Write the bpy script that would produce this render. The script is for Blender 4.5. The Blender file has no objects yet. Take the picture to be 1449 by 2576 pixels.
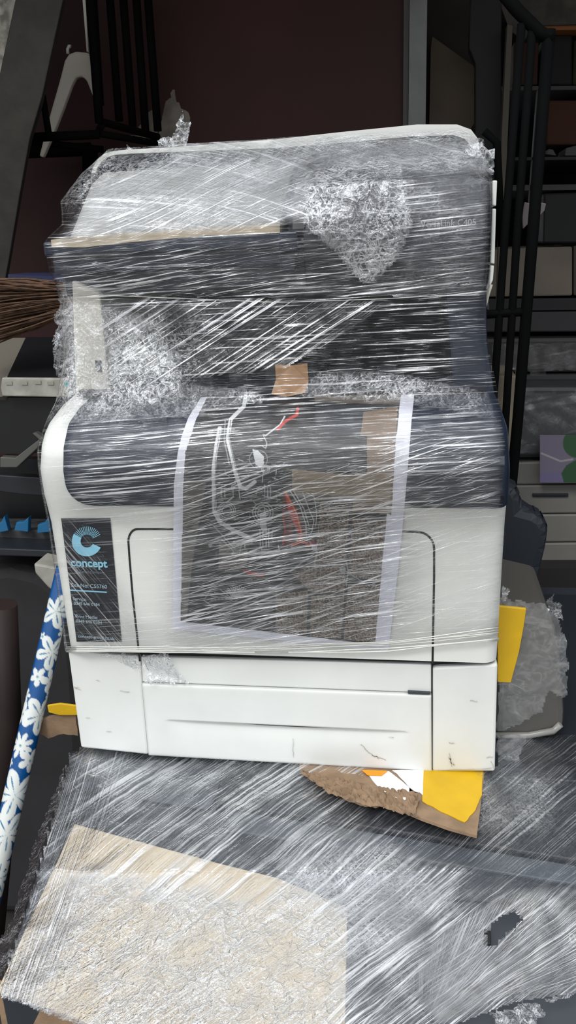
import bpy, bmesh, math, random
import numpy as np
from mathutils import Vector, noise, Matrix
random.seed(4)
S = bpy.context.scene
COL = S.collection
PI = math.pi

# ------------------------------------------------------------------ camera
CAM = np.array([.1335, -.7089, .4932])
PITCH, YAW, ROLL, FPX = .3111, -.1598, -.0419, 2100.
cy, sy = math.cos(YAW), math.sin(YAW); cp, sp = math.cos(PITCH), math.sin(PITCH)
FWD = np.array([sy*cp, cy*cp, -sp]); _rt = np.array([cy, -sy, 0]); _up = np.cross(_rt, FWD)
cr, sr = math.cos(ROLL), math.sin(ROLL)
RT = cr*_rt + sr*_up; UP = -sr*_rt + cr*_up
cd = bpy.data.cameras.new('camera'); cam = bpy.data.objects.new('camera', cd); COL.objects.link(cam)
m = Matrix.Identity(4)
for i in range(3):
    m[i][0] = RT[i]; m[i][1] = UP[i]; m[i][2] = -FWD[i]; m[i][3] = CAM[i]
cam.matrix_world = m
cd.sensor_fit = 'VERTICAL'; cd.sensor_height = 36.; cd.lens = 36. * FPX / 2576.
cd.clip_start = .01
S.camera = cam

# ------------------------------------------------------------------ sky and light
W = bpy.data.worlds.new('sky'); S.world = W; W.use_nodes = True
nt = W.node_tree; nt.nodes.clear()
wo = nt.nodes.new('ShaderNodeOutputWorld'); bg = nt.nodes.new('ShaderNodeBackground')
tc = nt.nodes.new('ShaderNodeTexCoord'); sx = nt.nodes.new('ShaderNodeSeparateXYZ')
rp = nt.nodes.new('ShaderNodeValToRGB')
nt.links.new(tc.outputs['Generated'], sx.inputs[0]); nt.links.new(sx.outputs['Z'], rp.inputs[0])
nt.links.new(rp.outputs[0], bg.inputs[0]); nt.links.new(bg.outputs[0], wo.inputs[0])
rp.color_ramp.elements[0].position = 0.10; rp.color_ramp.elements[0].color = (.26, .26, .27, 1)
e = rp.color_ramp.elements.new(.30); e.color = (.55, .58, .62, 1)
rp.color_ramp.elements[-1].position = .62; rp.color_ramp.elements[-1].color = (1.0, 1.03, 1.06, 1)
bg.inputs[1].default_value = 1.63
sd = bpy.data.lights.new('hazy_sun', 'SUN'); sun = bpy.data.objects.new('hazy_sun', sd); COL.objects.link(sun)
sd.energy = 1.1; sd.angle = math.radians(16); sd.color = (1, .985, .96)
sun.rotation_euler = Vector((.20, .62, -.76)).to_track_quat('-Z', 'Y').to_euler()
vs = S.view_settings
vs.view_transform = 'Standard'; vs.look = 'None'; vs.gamma = 1; vs.use_curve_mapping = False; vs.exposure = 0.0
try: S.cycles.transparent_max_bounces = 32
except Exception: pass

# ------------------------------------------------------------------ helpers
def ray(px, py): return FWD + (px-724.5)/FPX*RT - (py-1288)/FPX*UP
def at(px, py, y):
    d = ray(px, py); return CAM + d*((y-CAM[1])/d[1])
def atz(px, py, z):
    d = ray(px, py); return CAM + d*((z-CAM[2])/d[2])
def pxof(P):
    d = np.asarray(P, float)-CAM; k = d@FWD
    return 724.5+FPX*(d@RT)/k, 1288-FPX*(d@UP)/k
def srgb(r, g, b, a=1):
    f = lambda c: (c/255/12.92) if c/255 <= .04045 else ((c/255+.055)/1.055)**2.4
    return (f(r), f(g), f(b), a)
def lin(c): return tuple(srgb(*c)[:3])
def ss(a, b, x):
    t = np.clip((np.asarray(x, float)-a)/(b-a), 0, 1); return t*t*(3-2*t)

MC = {}
def mat(name, col, rough=.5, metal=0, spec=.5, nscale=0, namt=0., bump=0, bscale=200, col2=None, coat=0):
    """plain procedural plastic, paint or board with a little uneven tone and grain"""
    if name in MC: return MC[name]
    M = bpy.data.materials.new(name); M.use_nodes = True; t = M.node_tree
    b = t.nodes['Principled BSDF']
    b.inputs['Roughness'].default_value = rough; b.inputs['Metallic'].default_value = metal
    b.inputs['Specular IOR Level'].default_value = spec; b.inputs['Coat Weight'].default_value = coat
    c = srgb(*col)
    b.inputs['Base Color'].default_value = c
    tcn = t.nodes.new('ShaderNodeTexCoord')
    if nscale:
        n = t.nodes.new('ShaderNodeTexNoise'); n.inputs['Scale'].default_value = nscale; n.inputs['Detail'].default_value = 6
        r = t.nodes.new('ShaderNodeValToRGB'); t.links.new(tcn.outputs['Object'], n.inputs['Vector'])
        t.links.new(n.outputs['Fac'], r.inputs[0])
        c2 = srgb(*(col2 or tuple(v*(1-namt) for v in col)))
        r.color_ramp.elements[0].position = .35; r.color_ramp.elements[1].position = .65
        r.color_ramp.elements[0].color = c2; r.color_ramp.elements[1].color = c
        t.links.new(r.outputs[0], b.inputs['Base Color'])
    if bump:
        n2 = t.nodes.new('ShaderNodeTexNoise'); n2.inputs['Scale'].default_value = bscale; n2.inputs['Detail'].default_value = 5
        bp = t.nodes.new('ShaderNodeBump'); bp.inputs['Strength'].default_value = bump; bp.inputs['Distance'].default_value = .002
        t.links.new(tcn.outputs['Object'], n2.inputs['Vector']); t.links.new(n2.outputs['Fac'], bp.inputs['Height'])
        t.links.new(bp.outputs[0], b.inputs['Normal'])
    MC[name] = M; return M
def attr_mat(name, rough=.5, spec=.5, attr='col', bump=0, bscale=200):
    M = bpy.data.materials.new(name); M.use_nodes = True; t = M.node_tree; b = t.nodes['Principled BSDF']
    a = t.nodes.new('ShaderNodeAttribute'); a.attribute_name = attr
    t.links.new(a.outputs['Color'], b.inputs['Base Color'])
    b.inputs['Roughness'].default_value = rough; b.inputs['Specular IOR Level'].default_value = spec
    return M

def film_mat(name, haze=.05, streak=.5, gloss=.2, rough=.13, bs=.8, fA=(9, 430), fB=(30, 1300), tint=(1, 1, 1), th=(.585, .66), crs=95, gs=.5):
    """stretch film: clear sheet, milky where it is stretched or gathered into folds, glossy, finely ridged along its pull"""
    M = bpy.data.materials.new(name); M.use_nodes = True; t = M.node_tree; t.nodes.clear(); N = t.nodes.new; L = t.links.new
    def math_(op, a, b=None, c=None, clamp=False):
        n = N('ShaderNodeMath'); n.operation = op; n.use_clamp = clamp
        for i, v in enumerate((a, b, c)):
            if v is None: continue
            if isinstance(v, (int, float)): n.inputs[i].default_value = v
            else: L(v, n.inputs[i])
        return n.outputs[0]
    uv = N('ShaderNodeUVMap'); uv.uv_map = 'UVMap'
    tcn = N('ShaderNodeTexCoord')
    dens = N('ShaderNodeAttribute'); dens.attribute_name = 'dens'; dn = dens.outputs['Fac']
    crm = N('ShaderNodeAttribute'); crm.attribute_name = 'crmp'; cm = crm.outputs['Fac']
    def nz(vec, sc, det, dist=0, smap=None):
        v = vec
        if smap:
            mp = N('ShaderNodeMapping'); mp.inputs['Scale'].default_value = (smap[0], smap[1], 1); L(vec, mp.inputs[0]); v = mp.outputs[0]
        n = N('ShaderNodeTexNoise'); n.inputs['Scale'].default_value = sc; n.inputs['Detail'].default_value = det; n.inputs['Distortion'].default_value = dist
        L(v, n.inputs['Vector']); return n.outputs['Fac']
    # wobble the streak direction a little
    nA = nz(uv.outputs[0], 1, 2, .25, fA); nB = nz(uv.outputs[0], 1, 2, .3, fB)
    nP = nz(tcn.outputs['Object'], 22, 3)
    c1 = nz(tcn.outputs['Object'], crs, 3, .9); c2 = nz(tcn.outputs['Object'], crs*2.6, 2, .6)
    def ridge(x, k):
        return math_('SUBTRACT', 1, math_('MULTIPLY', math_('ABSOLUTE', math_('SUBTRACT', x, .5)), k), clamp=True)
    r1 = ridge(c1, 9.); r2 = ridge(c2, 8.)
    def sstep(x, a, b):
        n = N('ShaderNodeMapRange'); n.interpolation_type = 'SMOOTHSTEP'; n.inputs[1].default_value = a; n.inputs[2].default_value = b; L(x, n.inputs[0]); return n.outputs[0]
    sA = sstep(nA, *th); sB = sstep(nB, th[0]+.02, th[1]+.03)
    sS = math_('MAXIMUM', sA, math_('MULTIPLY', sB, .8))
    sC = math_('MAXIMUM', math_('POWER', r1, 3.), math_('MULTIPLY', math_('POWER', r2, 3), .75))
    patch = sstep(nP, .30, .62)
    mixf = math_('ADD', math_('MULTIPLY', sS, math_('SUBTRACT', 1, cm)), math_('MULTIPLY', sC, cm))
    sf = math_('MULTIPLY', mixf, math_('ADD', math_('MULTIPLY', patch, .8), .2))
    # height
    hS = math_('ADD', math_('MULTIPLY', nA, 1.0), math_('MULTIPLY', nB, .35))
    hC = math_('ADD', math_('MULTIPLY', r1, .35), math_('ADD', math_('MULTIPLY', r2, .15), math_('MULTIPLY', c1, 1.5)))
    h = math_('ADD', math_('MULTIPLY', hS, math_('SUBTRACT', 1, math_('MULTIPLY', cm, .7))), math_('MULTIPLY', hC, math_('ADD', cm, .12)))
    bp = N('ShaderNodeBump'); bp.inputs['Strength'].default_value = bs; bp.inputs['Distance'].default_value = .0022; L(h, bp.inputs['Height'])
    tr = N('ShaderNodeBsdfTransparent'); tr.inputs[0].default_value = (*tint, 1)
    gl = N('ShaderNodeBsdfGlossy'); gl.inputs['Roughness'].default_value = rough; gl.inputs[0].default_value = (.95, .97, 1, 1); L(bp.outputs[0], gl.inputs['Normal'])
    df = N('ShaderNodeBsdfDiffuse'); df.inputs[0].default_value = (.93, .94, .95, 1)
    tl = N('ShaderNodeBsdfTranslucent'); tl.inputs[0].default_value = (.95, .96, .97, 1)
    mw = N('ShaderNodeMixShader'); mw.inputs[0].default_value = .28; L(df.outputs[0], mw.inputs[1]); L(tl.outputs[0], mw.inputs[2])
    hf = math_('MULTIPLY', dn, math_('ADD', math_('MULTIPLY', sf, streak), haze), clamp=True)
    m1 = N('ShaderNodeMixShader'); L(hf, m1.inputs[0]); L(tr.outputs[0], m1.inputs[1]); L(mw.outputs[0], m1.inputs[2])
    fr = N('ShaderNodeFresnel'); fr.inputs['IOR'].default_value = 1.22; L(bp.outputs[0], fr.inputs['Normal'])
    gf = math_('MULTIPLY', math_('ADD', math_('ADD', fr.outputs[0], gloss*.3), math_('MULTIPLY', sf, gs)), math_('ADD', math_('MULTIPLY', dn, .9), .1), clamp=True)
    gf = math_('MINIMUM', gf, .8)
    m2 = N('ShaderNodeMixShader'); L(gf, m2.inputs[0]); L(m1.outputs[0], m2.inputs[1]); L(gl.outputs[0], m2.inputs[2])
    o = N('ShaderNodeOutputMaterial'); L(m2.outputs[0], o.inputs[0])
    return M

def mesh_obj(name, verts, faces, mats, parent=None, fm=None, smooth=False, uv=None, attrs=None, cols=None):
    me = bpy.data.meshes.new(name); me.from_pydata([tuple(map(float, v)) for v in verts], [], [tuple(map(int, f)) for f in faces])
    if not isinstance(mats, (list, tuple)): mats = [mats]
    for mm in mats: me.materials.append(mm)
    if fm is not None: me.polygons.foreach_set('material_index', list(fm))
    if smooth: me.polygons.foreach_set('use_smooth', [True]*len(me.polygons))
    if uv is not None:
        ul = me.uv_layers.new(name='UVMap'); li = np.zeros(len(me.loops), int); me.loops.foreach_get('vertex_index', li)
        ul.data.foreach_set('uv', np.asarray(uv, float)[li].ravel())
    for k, v in (attrs or {}).items():
        a = me.attributes.new(k, 'FLOAT', 'POINT'); a.data.foreach_set('value', np.asarray(v, float))
    if cols is not None:
        a = me.attributes.new('col', 'FLOAT_COLOR', 'POINT'); c = np.ones((len(verts), 4)); c[:, :3] = cols
        a.data.foreach_set('color', c.ravel())
    me.update()
    o = bpy.data.objects.new(name, me); COL.objects.link(o)
    if parent: o.parent = parent; o.matrix_parent_inverse = Matrix.Translation(parent.location).inverted()
    return o
def thing(name, label, cat, loc, group=None):
    o = bpy.data.objects.new(name, None); COL.objects.link(o); o.empty_display_size = .02
    o.location = tuple(map(float, loc)); o['label'] = label; o['category'] = cat
    if group: o['group'] = group
    return o
def tag(o, label, cat, group=None, kind=None):
    o['label'] = label; o['category'] = cat
    if group: o['group'] = group
    if kind: o['kind'] = kind
    return o
def struct(o, label=None):
    o['kind'] = 'structure'
    if label: o['label'] = label
    return o

class MB:
    def __init__(s): s.bm = bmesh.new()
    def box(s, a, b, bev=0, seg=2, M=None, mi=0):
        r = bmesh.ops.create_cube(s.bm, size=1); vs_ = r['verts']
        a = Vector(a); b = Vector(b)
        for v in vs_: v.co = Vector(((a[i]+b[i])/2+v.co[i]*(b[i]-a[i]) for i in range(3)))
        fs = set(f for v in vs_ for f in v.link_faces)
        if bev:
            es = set(e for v in vs_ for e in v.link_edges)
            r = bmesh.ops.bevel(s.bm, geom=list(es), offset=bev, segments=seg, affect='EDGES', profile=.5)
            vs_ = list(set(v for f in r['faces'] for v in f.verts) | set(v for v in vs_ if v.is_valid)); fs = set(f for v in vs_ for f in v.link_faces)
        for f in fs: f.material_index = mi
        if M is not None: bmesh.ops.transform(s.bm, matrix=M, verts=vs_)
        return s
    def prism(s, poly, off, bev=0, mi=0):
        """closed polygon (3-D points) swept along the vector off"""
        off = Vector(off); n = len(poly)
        A = [s.bm.verts.new(tuple(map(float, p))) for p in poly]; B = [s.bm.verts.new(v.co+off) for v in A]
        fs = [s.bm.faces.new(A), s.bm.faces.new(B[::-1])]
        for i in range(n): fs.append(s.bm.faces.new((A[i], B[i], B[(i+1) % n], A[(i+1) % n])))
        for f in fs: f.material_index = mi
        bmesh.ops.recalc_face_normals(s.bm, faces=fs)
        if bev:
            es = set(e for f in fs for e in f.edges)
            bmesh.ops.bevel(s.bm, geom=list(es), offset=bev, segments=2, affect='EDGES', profile=.5)
        return s
    def tube(s, pts, r, seg=10, mi=0, cap=True):
        pts = [Vector(tuple(map(float, p))) for p in pts]; rings = []
        for i, p in enumerate(pts):
            d = (pts[min(i+1, len(pts)-1)]-pts[max(i-1, 0)]).normalized()
            u = d.cross(Vector((0, 0, 1))); u = u.normalized() if u.length > 1e-3 else Vector((1, 0, 0)); v = d.cross(u)
            rr = r[i] if isinstance(r, (list, tuple)) else r
            rings.append([s.bm.verts.new(p+rr*(math.cos(a)*u+math.sin(a)*v)) for a in [2*PI*k/seg for k in range(seg)]])
        for a, b in zip(rings, rings[1:]):
            for k in range(seg):
                f = s.bm.faces.new((a[k], a[(k+1) % seg], b[(k+1) % seg], b[k])); f.smooth = True; f.material_index = mi
        if cap: s.bm.faces.new(rings[0][::-1]).material_index = mi; s.bm.faces.new(rings[-1]).material_index = mi
        return s
    def build(s, name, mats, parent=None, smooth=False):
        me = bpy.data.meshes.new(name); s.bm.to_mesh(me); s.bm.free()
        if not isinstance(mats, (list, tuple)): mats = [mats]
        for mm in mats: me.materials.append(mm)
        if smooth: me.polygons.foreach_set('use_smooth', [True]*len(me.polygons))
        o = bpy.data.objects.new(name, me); COL.objects.link(o)
        if parent: o.parent = parent; o.matrix_parent_inverse = Matrix.Translation(parent.location).inverted()
        return o
def quadpts(pl, y): return [at(px, py, y) for px, py in pl]
def slab(name, pl, y, depth, m_, parent=None, bev=0):
    """outline at depth y, extruded straight back to a real thickness"""
    return MB().prism(quadpts(pl, y), (0, depth, 0), bev).build(name, m_, parent)
def grid_faces(nu, nv, keep=None):
    F = []
    for j in range(nv-1):
        for i in range(nu-1):
            a = j*nu+i; q = (a, a+1, a+1+nu, a+nu)
            if keep is None or all(keep[k] for k in q): F.append(q)
    return F
def text_obj(txt, name, size, o3, ex, ez, m_, parent, bold=0., depth=.0004, spacing=1.):
    """flat raised lettering: origin o3, unit axes ex (reading), ez (up)"""
    c = bpy.data.curves.new(name, 'FONT'); c.body = txt; c.size = size; c.extrude = depth/2; c.offset = bold; c.space_character = spacing
    tmp = bpy.data.objects.new(name+'_tmp', c); COL.objects.link(tmp)
    bpy.context.view_layer.update()
    me = bpy.data.meshes.new_from_object(tmp.evaluated_get(bpy.context.evaluated_depsgraph_get()))
    bpy.data.objects.remove(tmp); ex = Vector(ex); ez = Vector(ez); n = ex.cross(ez)
    M = Matrix(((ex[0], ez[0], n[0], o3[0]), (ex[1], ez[1], n[1], o3[1]), (ex[2], ez[2], n[2], o3[2]), (0, 0, 0, 1)))
    me.transform(M); me.materials.clear(); me.materials.append(m_)
    o = bpy.data.objects.new(name, me); COL.objects.link(o)
    if parent: o.parent = parent; o.matrix_parent_inverse = Matrix.Translation(parent.location).inverted()
    return o

# ------------------------------------------------------------------ materials
m_white = mat('white_plastic', (232, 233, 228), .38, nscale=7, namt=.03, bump=.03, bscale=900)
m_whiteB = mat('white_plastic_worn', (228, 230, 226), .4, nscale=14, namt=.035)
m_cream = mat('cream_plastic', (214, 210, 198), .4)
m_navy = mat('navy_plastic', (38, 46, 62), .34, nscale=5, namt=.06)
m_navyD = mat('dark_navy_plastic', (26, 30, 42), .4)
m_blk = mat('black_plastic', (16, 17, 20), .5)
m_greyP = mat('pale_grey_plastic', (146, 146, 142), .45)
m_grm = mat('machine_grey_plastic', (52, 57, 64), .42, nscale=6, namt=.06)
m_grmD = mat('machine_dark_grey_plastic', (36, 40, 46), .42)
m_grmL = mat('machine_light_grey_plastic', (70, 76, 84), .4)
m_card = mat('brown_cardboard', (150, 124, 98), .85, nscale=60, namt=.14, bump=.25, bscale=300)
m_cardL = mat('tan_cardboard', (204, 189, 165), .85, nscale=9, namt=.06)
m_yel = mat('yellow_print', (218, 174, 14), .5, nscale=30, namt=.06)
m_orange = mat('orange_print', (238, 150, 16), .5)
m_paperw = mat('white_paper', (236, 236, 240), .7)
m_tape = mat('brown_tape', (176, 136, 96), .5, nscale=120, namt=.1)
m_maroon = mat('maroon_painted_wall', (62, 28, 27), .75, nscale=3, namt=.2, bump=.15, bscale=60)
m_plaster = mat('bare_plaster', (150, 142, 130), .9, nscale=25, namt=.25)
m_conc = mat('grey_concrete', (96, 92, 86), .9, nscale=30, namt=.25, bump=.2)
m_floor = mat('dusty_concrete_floor', (60, 56, 52), .9, nscale=8, namt=.3)
m_black = mat('black_metal', (7, 8, 9), .85, 0, .1, nscale=20, namt=.2)

# ------------------------------------------------------------------ the room
FZ = -.75
gr_ = MB().box((-8, -14, FZ-.1), (8, -1.0, FZ-.005)).build('ground', mat('pale_concrete_ground', (150, 145, 136), .9, nscale=5, namt=.15)); struct(gr_, 'pale concrete ground outside')  # unseen ground in front, made pale to bounce fill onto the printer
fl = MB().box((-4, -1.0, FZ-.1), (5, 4, FZ)).build('floor', m_floor); struct(fl, 'dusty dark concrete floor')
YB = 1.0
wall = MB().box((-1.6, YB, FZ), (at(1018, 150, YB)[0], YB+.12, 2.2)).build('wall_back', m_maroon); struct(wall, 'maroon painted back wall')
# patch of bare plaster low on the maroon wall: a flake of missing paint
def flake(pl, y, jit=.004):
    P = quadpts(pl, y); out = []
    for i, p in enumerate(P):
        q = P[(i+1) % len(P)]
        for k in range(4):
            v = p+(q-p)*k/4; out.append(v+np.array([random.uniform(-jit, jit), 0, random.uniform(-jit, jit)]))
    return out
mbf = MB()
mbf.prism(flake([(400, 350), (405, 290), (425, 250), (436, 222), (446, 262), (478, 295), (470, 350), (440, 375)], YB-.0015), (0, .002, 0))
mbf.prism(flake([(345, 325), (372, 290), (392, 270), (398, 330), (380, 345)], YB-.0015), (0, .002, 0))
mbf.prism(flake([(330, 335), (372, 340), (395, 352), (350, 350)], YB-.0015), (0, .002, 0))
struct(mbf.build('trim_1', m_plaster), 'bare plaster patch on the maroon wall')
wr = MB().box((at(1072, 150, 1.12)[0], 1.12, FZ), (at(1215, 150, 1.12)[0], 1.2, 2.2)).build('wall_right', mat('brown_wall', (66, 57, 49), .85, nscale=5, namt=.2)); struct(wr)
side = MB().box((-1.7, .2, FZ), (-1.6, YB+.1, 2.2)).build('wall_left', m_maroon); struct(side)
far = MB().box((.1, 2.3, FZ), (3., 2.4, 2.2)).build('wall_far', mat('dark_shop_wall', (36, 32, 30), .9, nscale=4, namt=.3)); struct(far)
sr_ = MB().box((2.2, .1, FZ), (2.3, 2.4, 2.2)).build('wall_side', mat('dark_shop_wall', (50, 44, 40))); struct(sr_)
ceil = MB().box((-1.7, .42, 1.12), (2.3, 2.4, 1.22)).build('ceiling', m_conc); struct(ceil)  # ceiling out of view, put low to keep the interior dark
# white door post between maroon wall and brown wall
yp = .985
MBp = MB()
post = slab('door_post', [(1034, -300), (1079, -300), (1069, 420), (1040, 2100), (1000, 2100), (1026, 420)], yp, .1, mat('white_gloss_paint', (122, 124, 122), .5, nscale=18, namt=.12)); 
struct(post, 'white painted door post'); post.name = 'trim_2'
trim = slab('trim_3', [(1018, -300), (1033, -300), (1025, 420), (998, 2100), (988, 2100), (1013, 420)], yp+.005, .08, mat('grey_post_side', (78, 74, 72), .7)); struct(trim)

# ------------------------------------------------------------------ the printer
P = thing('office_printer', 'white and navy office printer wrapped in clear stretch film, standing on a larger grey machine', 'printer', (0, .22, 0))
Zc = [.10, .117, .25, .28, .305, .325, .342, .354, .36, .3635]
Yc = [-.004, -.004, -.006, -.012, -.013, -.006, .010, .035, .065, .12]
def hw(z): return np.interp(z, [.1, .20, .30, .335, .352, .3635], [.2085, .210, .2115, .2095, .204, .198])
def cov(x, z):
    y = np.interp(z, Zc, Yc); h = hw(z); r = .014
    d = np.clip((np.abs(x)-(h-r))/r, 0, 1); return y + r*(1-np.sqrt(np.maximum(1-d*d, 0)))
def hit(px, py, fn, off=0., y0=-.06, y1=.45):
    d = ray(px, py); d = d/d[1]; prev = None
    for y in np.arange(y0, y1, .004):
        p = CAM+d*(y-CAM[1]); g = p[1]-(fn(p[0], p[2])-off)
        if prev is not None and g >= 0 > prev:
            a, b = y-.004, y
            for _ in range(20):
                mid = (a+b)/2; p = CAM+d*(mid-CAM[1])
                if p[1]-(fn(p[0], p[2])-off) >= 0: b = mid
                else: a = mid
            return p
        prev = g
    return CAM+d*(-CAM[1])
def oncov(px, py, off=0.): return hit(px, py, cov, off)

# main housing: profile swept across the width with rounded ends
prof = [(z, None) for z in (.119, .16, .20, .25, .265, .28, .293, .305, .315, .325, .334, .342, .348, .354, .357, .36, .3625)]
nx = 61; V = []; 
for z, _ in prof:
    h = float(hw(z)); xs = [h*math.sin(PI/2*(2*i/(nx-1)-1)) if False else h*(2*i/(nx-1)-1) for i in range(nx)]
    for i in range(nx):
        t = 2*i/(nx-1)-1; x = h*np.sign(t)*(1-(1-abs(t))**1.8); V.append((x, float(cov(x, z)), z))
F = grid_faces(nx, len(prof)); nr = len(prof)
b0 = len(V)
for z, yb in ((.119, .48), (.3625, .48)):
    for i in (0, nx-1):
        q = V[(0 if z < .2 else nr-1)*nx+i]; V.append((q[0], yb, z))
F += [(0, nx-1, b0+1, b0), tuple([(nr-1)*nx+i for i in range(nx)][::-1])+(b0+2, b0+3), (b0, b0+1, b0+3, b0+2),
      tuple(j*nx for j in range(nr))+(b0+2, b0), tuple(j*nx+nx-1 for j in range(nr))[::-1]+(b0+1, b0+3)]
housing = mesh_obj('housing', V, F, m_white, P, smooth=False)
for p_ in housing.data.polygons[:(nx-1)*(nr-1)]: p_.use_smooth = True

def patch_on(name, fn, outline_px, off, m_, parent, thick=.0012, step=None):
    """sheet lying on the surface fn: outline given as left/right polylines per row [(py, xl, xr)]"""
    rows = []; 
    pys = np.linspace(outline_px[0][0], outline_px[-1][0], step or 40)
    nn = 48; V = []
    for py in pys:
        l = np.interp(py, [o[0] for o in outline_px], [o[1] for o in outline_px]); r = np.interp(py, [o[0] for o in outline_px], [o[2] for o in outline_px])
        for i in range(nn):
            V.append(hit(l+(r-l)*i/(nn-1), py, fn, off))
    F = grid_faces(nn, len(pys)); o = mesh_obj(name, V, F, m_, parent, smooth=True)
    s = o.modifiers.new('s', 'SOLIDIFY'); s.thickness = thick; s.offset = 0
    return o
# navy front cover: follows the housing, round lower-left corner, runs off the right edge
rows = []
for z in np.linspace(.262, .3618, 44):
    rows.append(z)
V = []; nn = 80
zb = .2705
for z in np.linspace(zb, .3618, 50):
    h = float(hw(z)); xl = -.1835; r = .024
    if z < zb+r: dz = r-(z-zb); xl += r-math.sqrt(max(r*r-dz*dz, 0))
    if z > .345: xl += (z-.345)*.35
    xr = h+.0012
    for i in range(nn):
        x = xl+(xr-xl)*(1-(1-i/(nn-1))**1.5); V.append((x, float(cov(min(x, h), z))-.0014, z))
cover = mesh_obj('front_cover', V, grid_faces(nn, 50), m_navy, P, smooth=True)
sm = cover.modifiers.new('s', 'SOLIDIFY'); sm.thickness = .0016; sm.offset = -1
cover['label'] = 'navy blue curved front cover'
# navy right cheek and its little square hole, raised grip band
gb = patch_on('grip', cov, [(1148, 1180, 1267), (1172, 1166, 1268)], .003, m_grmL, cover, .003, 6)
MB().prism([oncov(a, b, .0018) for a, b in ((1260, 1248), (1267, 1248), (1267, 1257), (1260, 1257))], (0, -.0008, 0)).build('square_mark', m_blk, cover)

# door gap: dark line of the inner door on the white front
def groove(pts, w, name, parent, m_=None):
    mb = MB(); P3 = [oncov(a, b, .0) for a, b in pts]
    for a, b in zip(P3, P3[1:]):
        d = (b-a); d = d/np.linalg.norm(d); n = np.array([-d[2], 0, d[0]])*w/2; e_ = d*w*.3
        mb.prism([a-n-e_, b-n+e_, b+n+e_, a+n-e_], (0, -.0004, 0))
    return mb.build(name, m_ or m_blk, parent)
arcL = [(352, 1662), (345, 1600), (334, 1500), (326, 1405), (323, 1362)] + [(323+22*(1-math.cos(a))+0, 1362-31*math.sin(a)) for a in np.linspace(.2, PI/2, 7)] + [(440, 1331)]
arcR = [(1010, 1337), (1050, 1338)] + [(1050+42*math.sin(a), 1380-42*math.cos(a)) for a in np.linspace(.2, PI/2, 8)] + [(1092, 1450), (1090, 1560), (1088, 1668)]
groove(arcL, .0019, 'door_gap', P); groove(arcR, .0019, 'door_gap', P)

# lower section: left panel, right panel, bypass strip, paper tray with a scooped grip
def front_panel(name, pl, y, depth, m_=m_whiteB, parent=P, bev=.0022):
    return slab(name, pl, y, depth, m_, parent, bev)
core = MB().box((-.203, .006, .003), (.203, .46, .12)).build('chassis', m_blk, P)
front_panel('lower_panel', [(170, 1637), (351, 1652), (373, 1899), (203, 1881)], 0, .44)
front_panel('lower_panel', [(1089, 1680), (1252, 1671), (1245, 1941), (1088, 1941)], 0, .44)
front_panel('bypass_flap', [(354, 1652), (1085, 1672), (1085, 1744), (358, 1716)], .0015, .05, bev=.0015)
# paper tray: a grid face with the scoop pushed in
tl, tr_, bl, br = [at(a, b, 0) for a, b in ((358, 1720), (1085, 1748), (1086, 1941), (375, 1900))]
nu, nv = 90, 60; V = []
for j in range(nv):
    t = j/(nv-1)
    L_ = tl+(br-tl)*t; R_ = tr_+(bl-tr_)*t
    for i in range(nu):
        s_ = i/(nu-1); p = L_+(R_-L_)*s_
        u = (s_-.5)/.42; d = 0
        if abs(u) < 1:
            top = .475; low = top+.10*(1-u*u)**.8+.001
            # sharp upper lip, soft lower run-out
            if t > top: d = .013*(1-u*u)**.6*math.exp(-max(0, t-top)/.11)
        edge = min(t, 1-t)/.03; eb = 0 if edge > 1 else .0012*(1-edge)**2
        V.append((p[0], .0-.0012+d+eb, p[2]))
F = grid_faces(nu, nv); n0 = len(V)
ring = [i for i in range(nu)]+[j*nu+nu-1 for j in range(1, nv)]+[(nv-1)*nu+i for i in range(nu-2, -1, -1)]+[j*nu for j in range(nv-2, 0, -1)]
for k in ring: V.append((V[k][0], .40, V[k][2]))
for k in range(len(ring)): F.append((ring[k], n0+k, n0+(k+1) % len(ring), ring[(k+1) % len(ring)]))
F.append(tuple(n0+k for k in range(len(ring))))
tray = mesh_obj('paper_tray', V, F, m_whiteB, P); 
for p_ in tray.data.polygons[:(nu-1)*(nv-1)]: p_.use_smooth = True
slab('tray_notch', [(1026, 1740), (1083, 1743), (1083, 1747), (1026, 1745)], -.0016, .003, m_grm, tray)
# scuffs and stains
m_scuff = mat('scuff_mark', (184, 178, 166), .8); m_stain = mat('faint_stain', (206, 202, 190), .8)
def scuff(pl, parent, y, m_): return pl
mb = MB()
def wob(x0, y0, x1, y1, w, n=8, jit=2., par=None):
    mb = MB(); par = par or P
    pts = [(x0+(x1-x0)*i/n+random.uniform(-jit, jit), y0+(y1-y0)*i/n+random.uniform(-jit, jit)) for i in range(n+1)]
    for (a, b), (c, d) in zip(pts, pts[1:]):
        A = at(a, b, -.0016); B = at(c, d, -.0016); dd = B-A; L_ = np.linalg.norm(dd)+1e-9; nn_ = np.array([-dd[2], 0, dd[0]])/L_*w/2*random.uniform(.5, 1)
        mb.prism([A-nn_, B-nn_, B+nn_, A+nn_], (0, .0003, 0))
    mb.build('scuff', m_scuff, par)
wob(735, 1858, 738, 1905, .0005); wob(905, 1872, 935, 1900, .0008); wob(935, 1900, 972, 1912, .0009); wob(935, 1900, 955, 1908, .0006)
wob(1130, 1905, 1140, 1925, .0014, 6, 4); wob(977, 1855, 990, 1856, .0006, 3, 1)
mb = MB()
for a in ((185, 1727, 202, 1736), (188, 1731, 197, 1728), (215, 1806, 225, 1806), (267, 1840, 280, 1841), (300, 1738, 325, 1741), (240, 1712, 250, 1712)): wob(*a, .0006, 4, 1.)
mb = MB()
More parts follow.
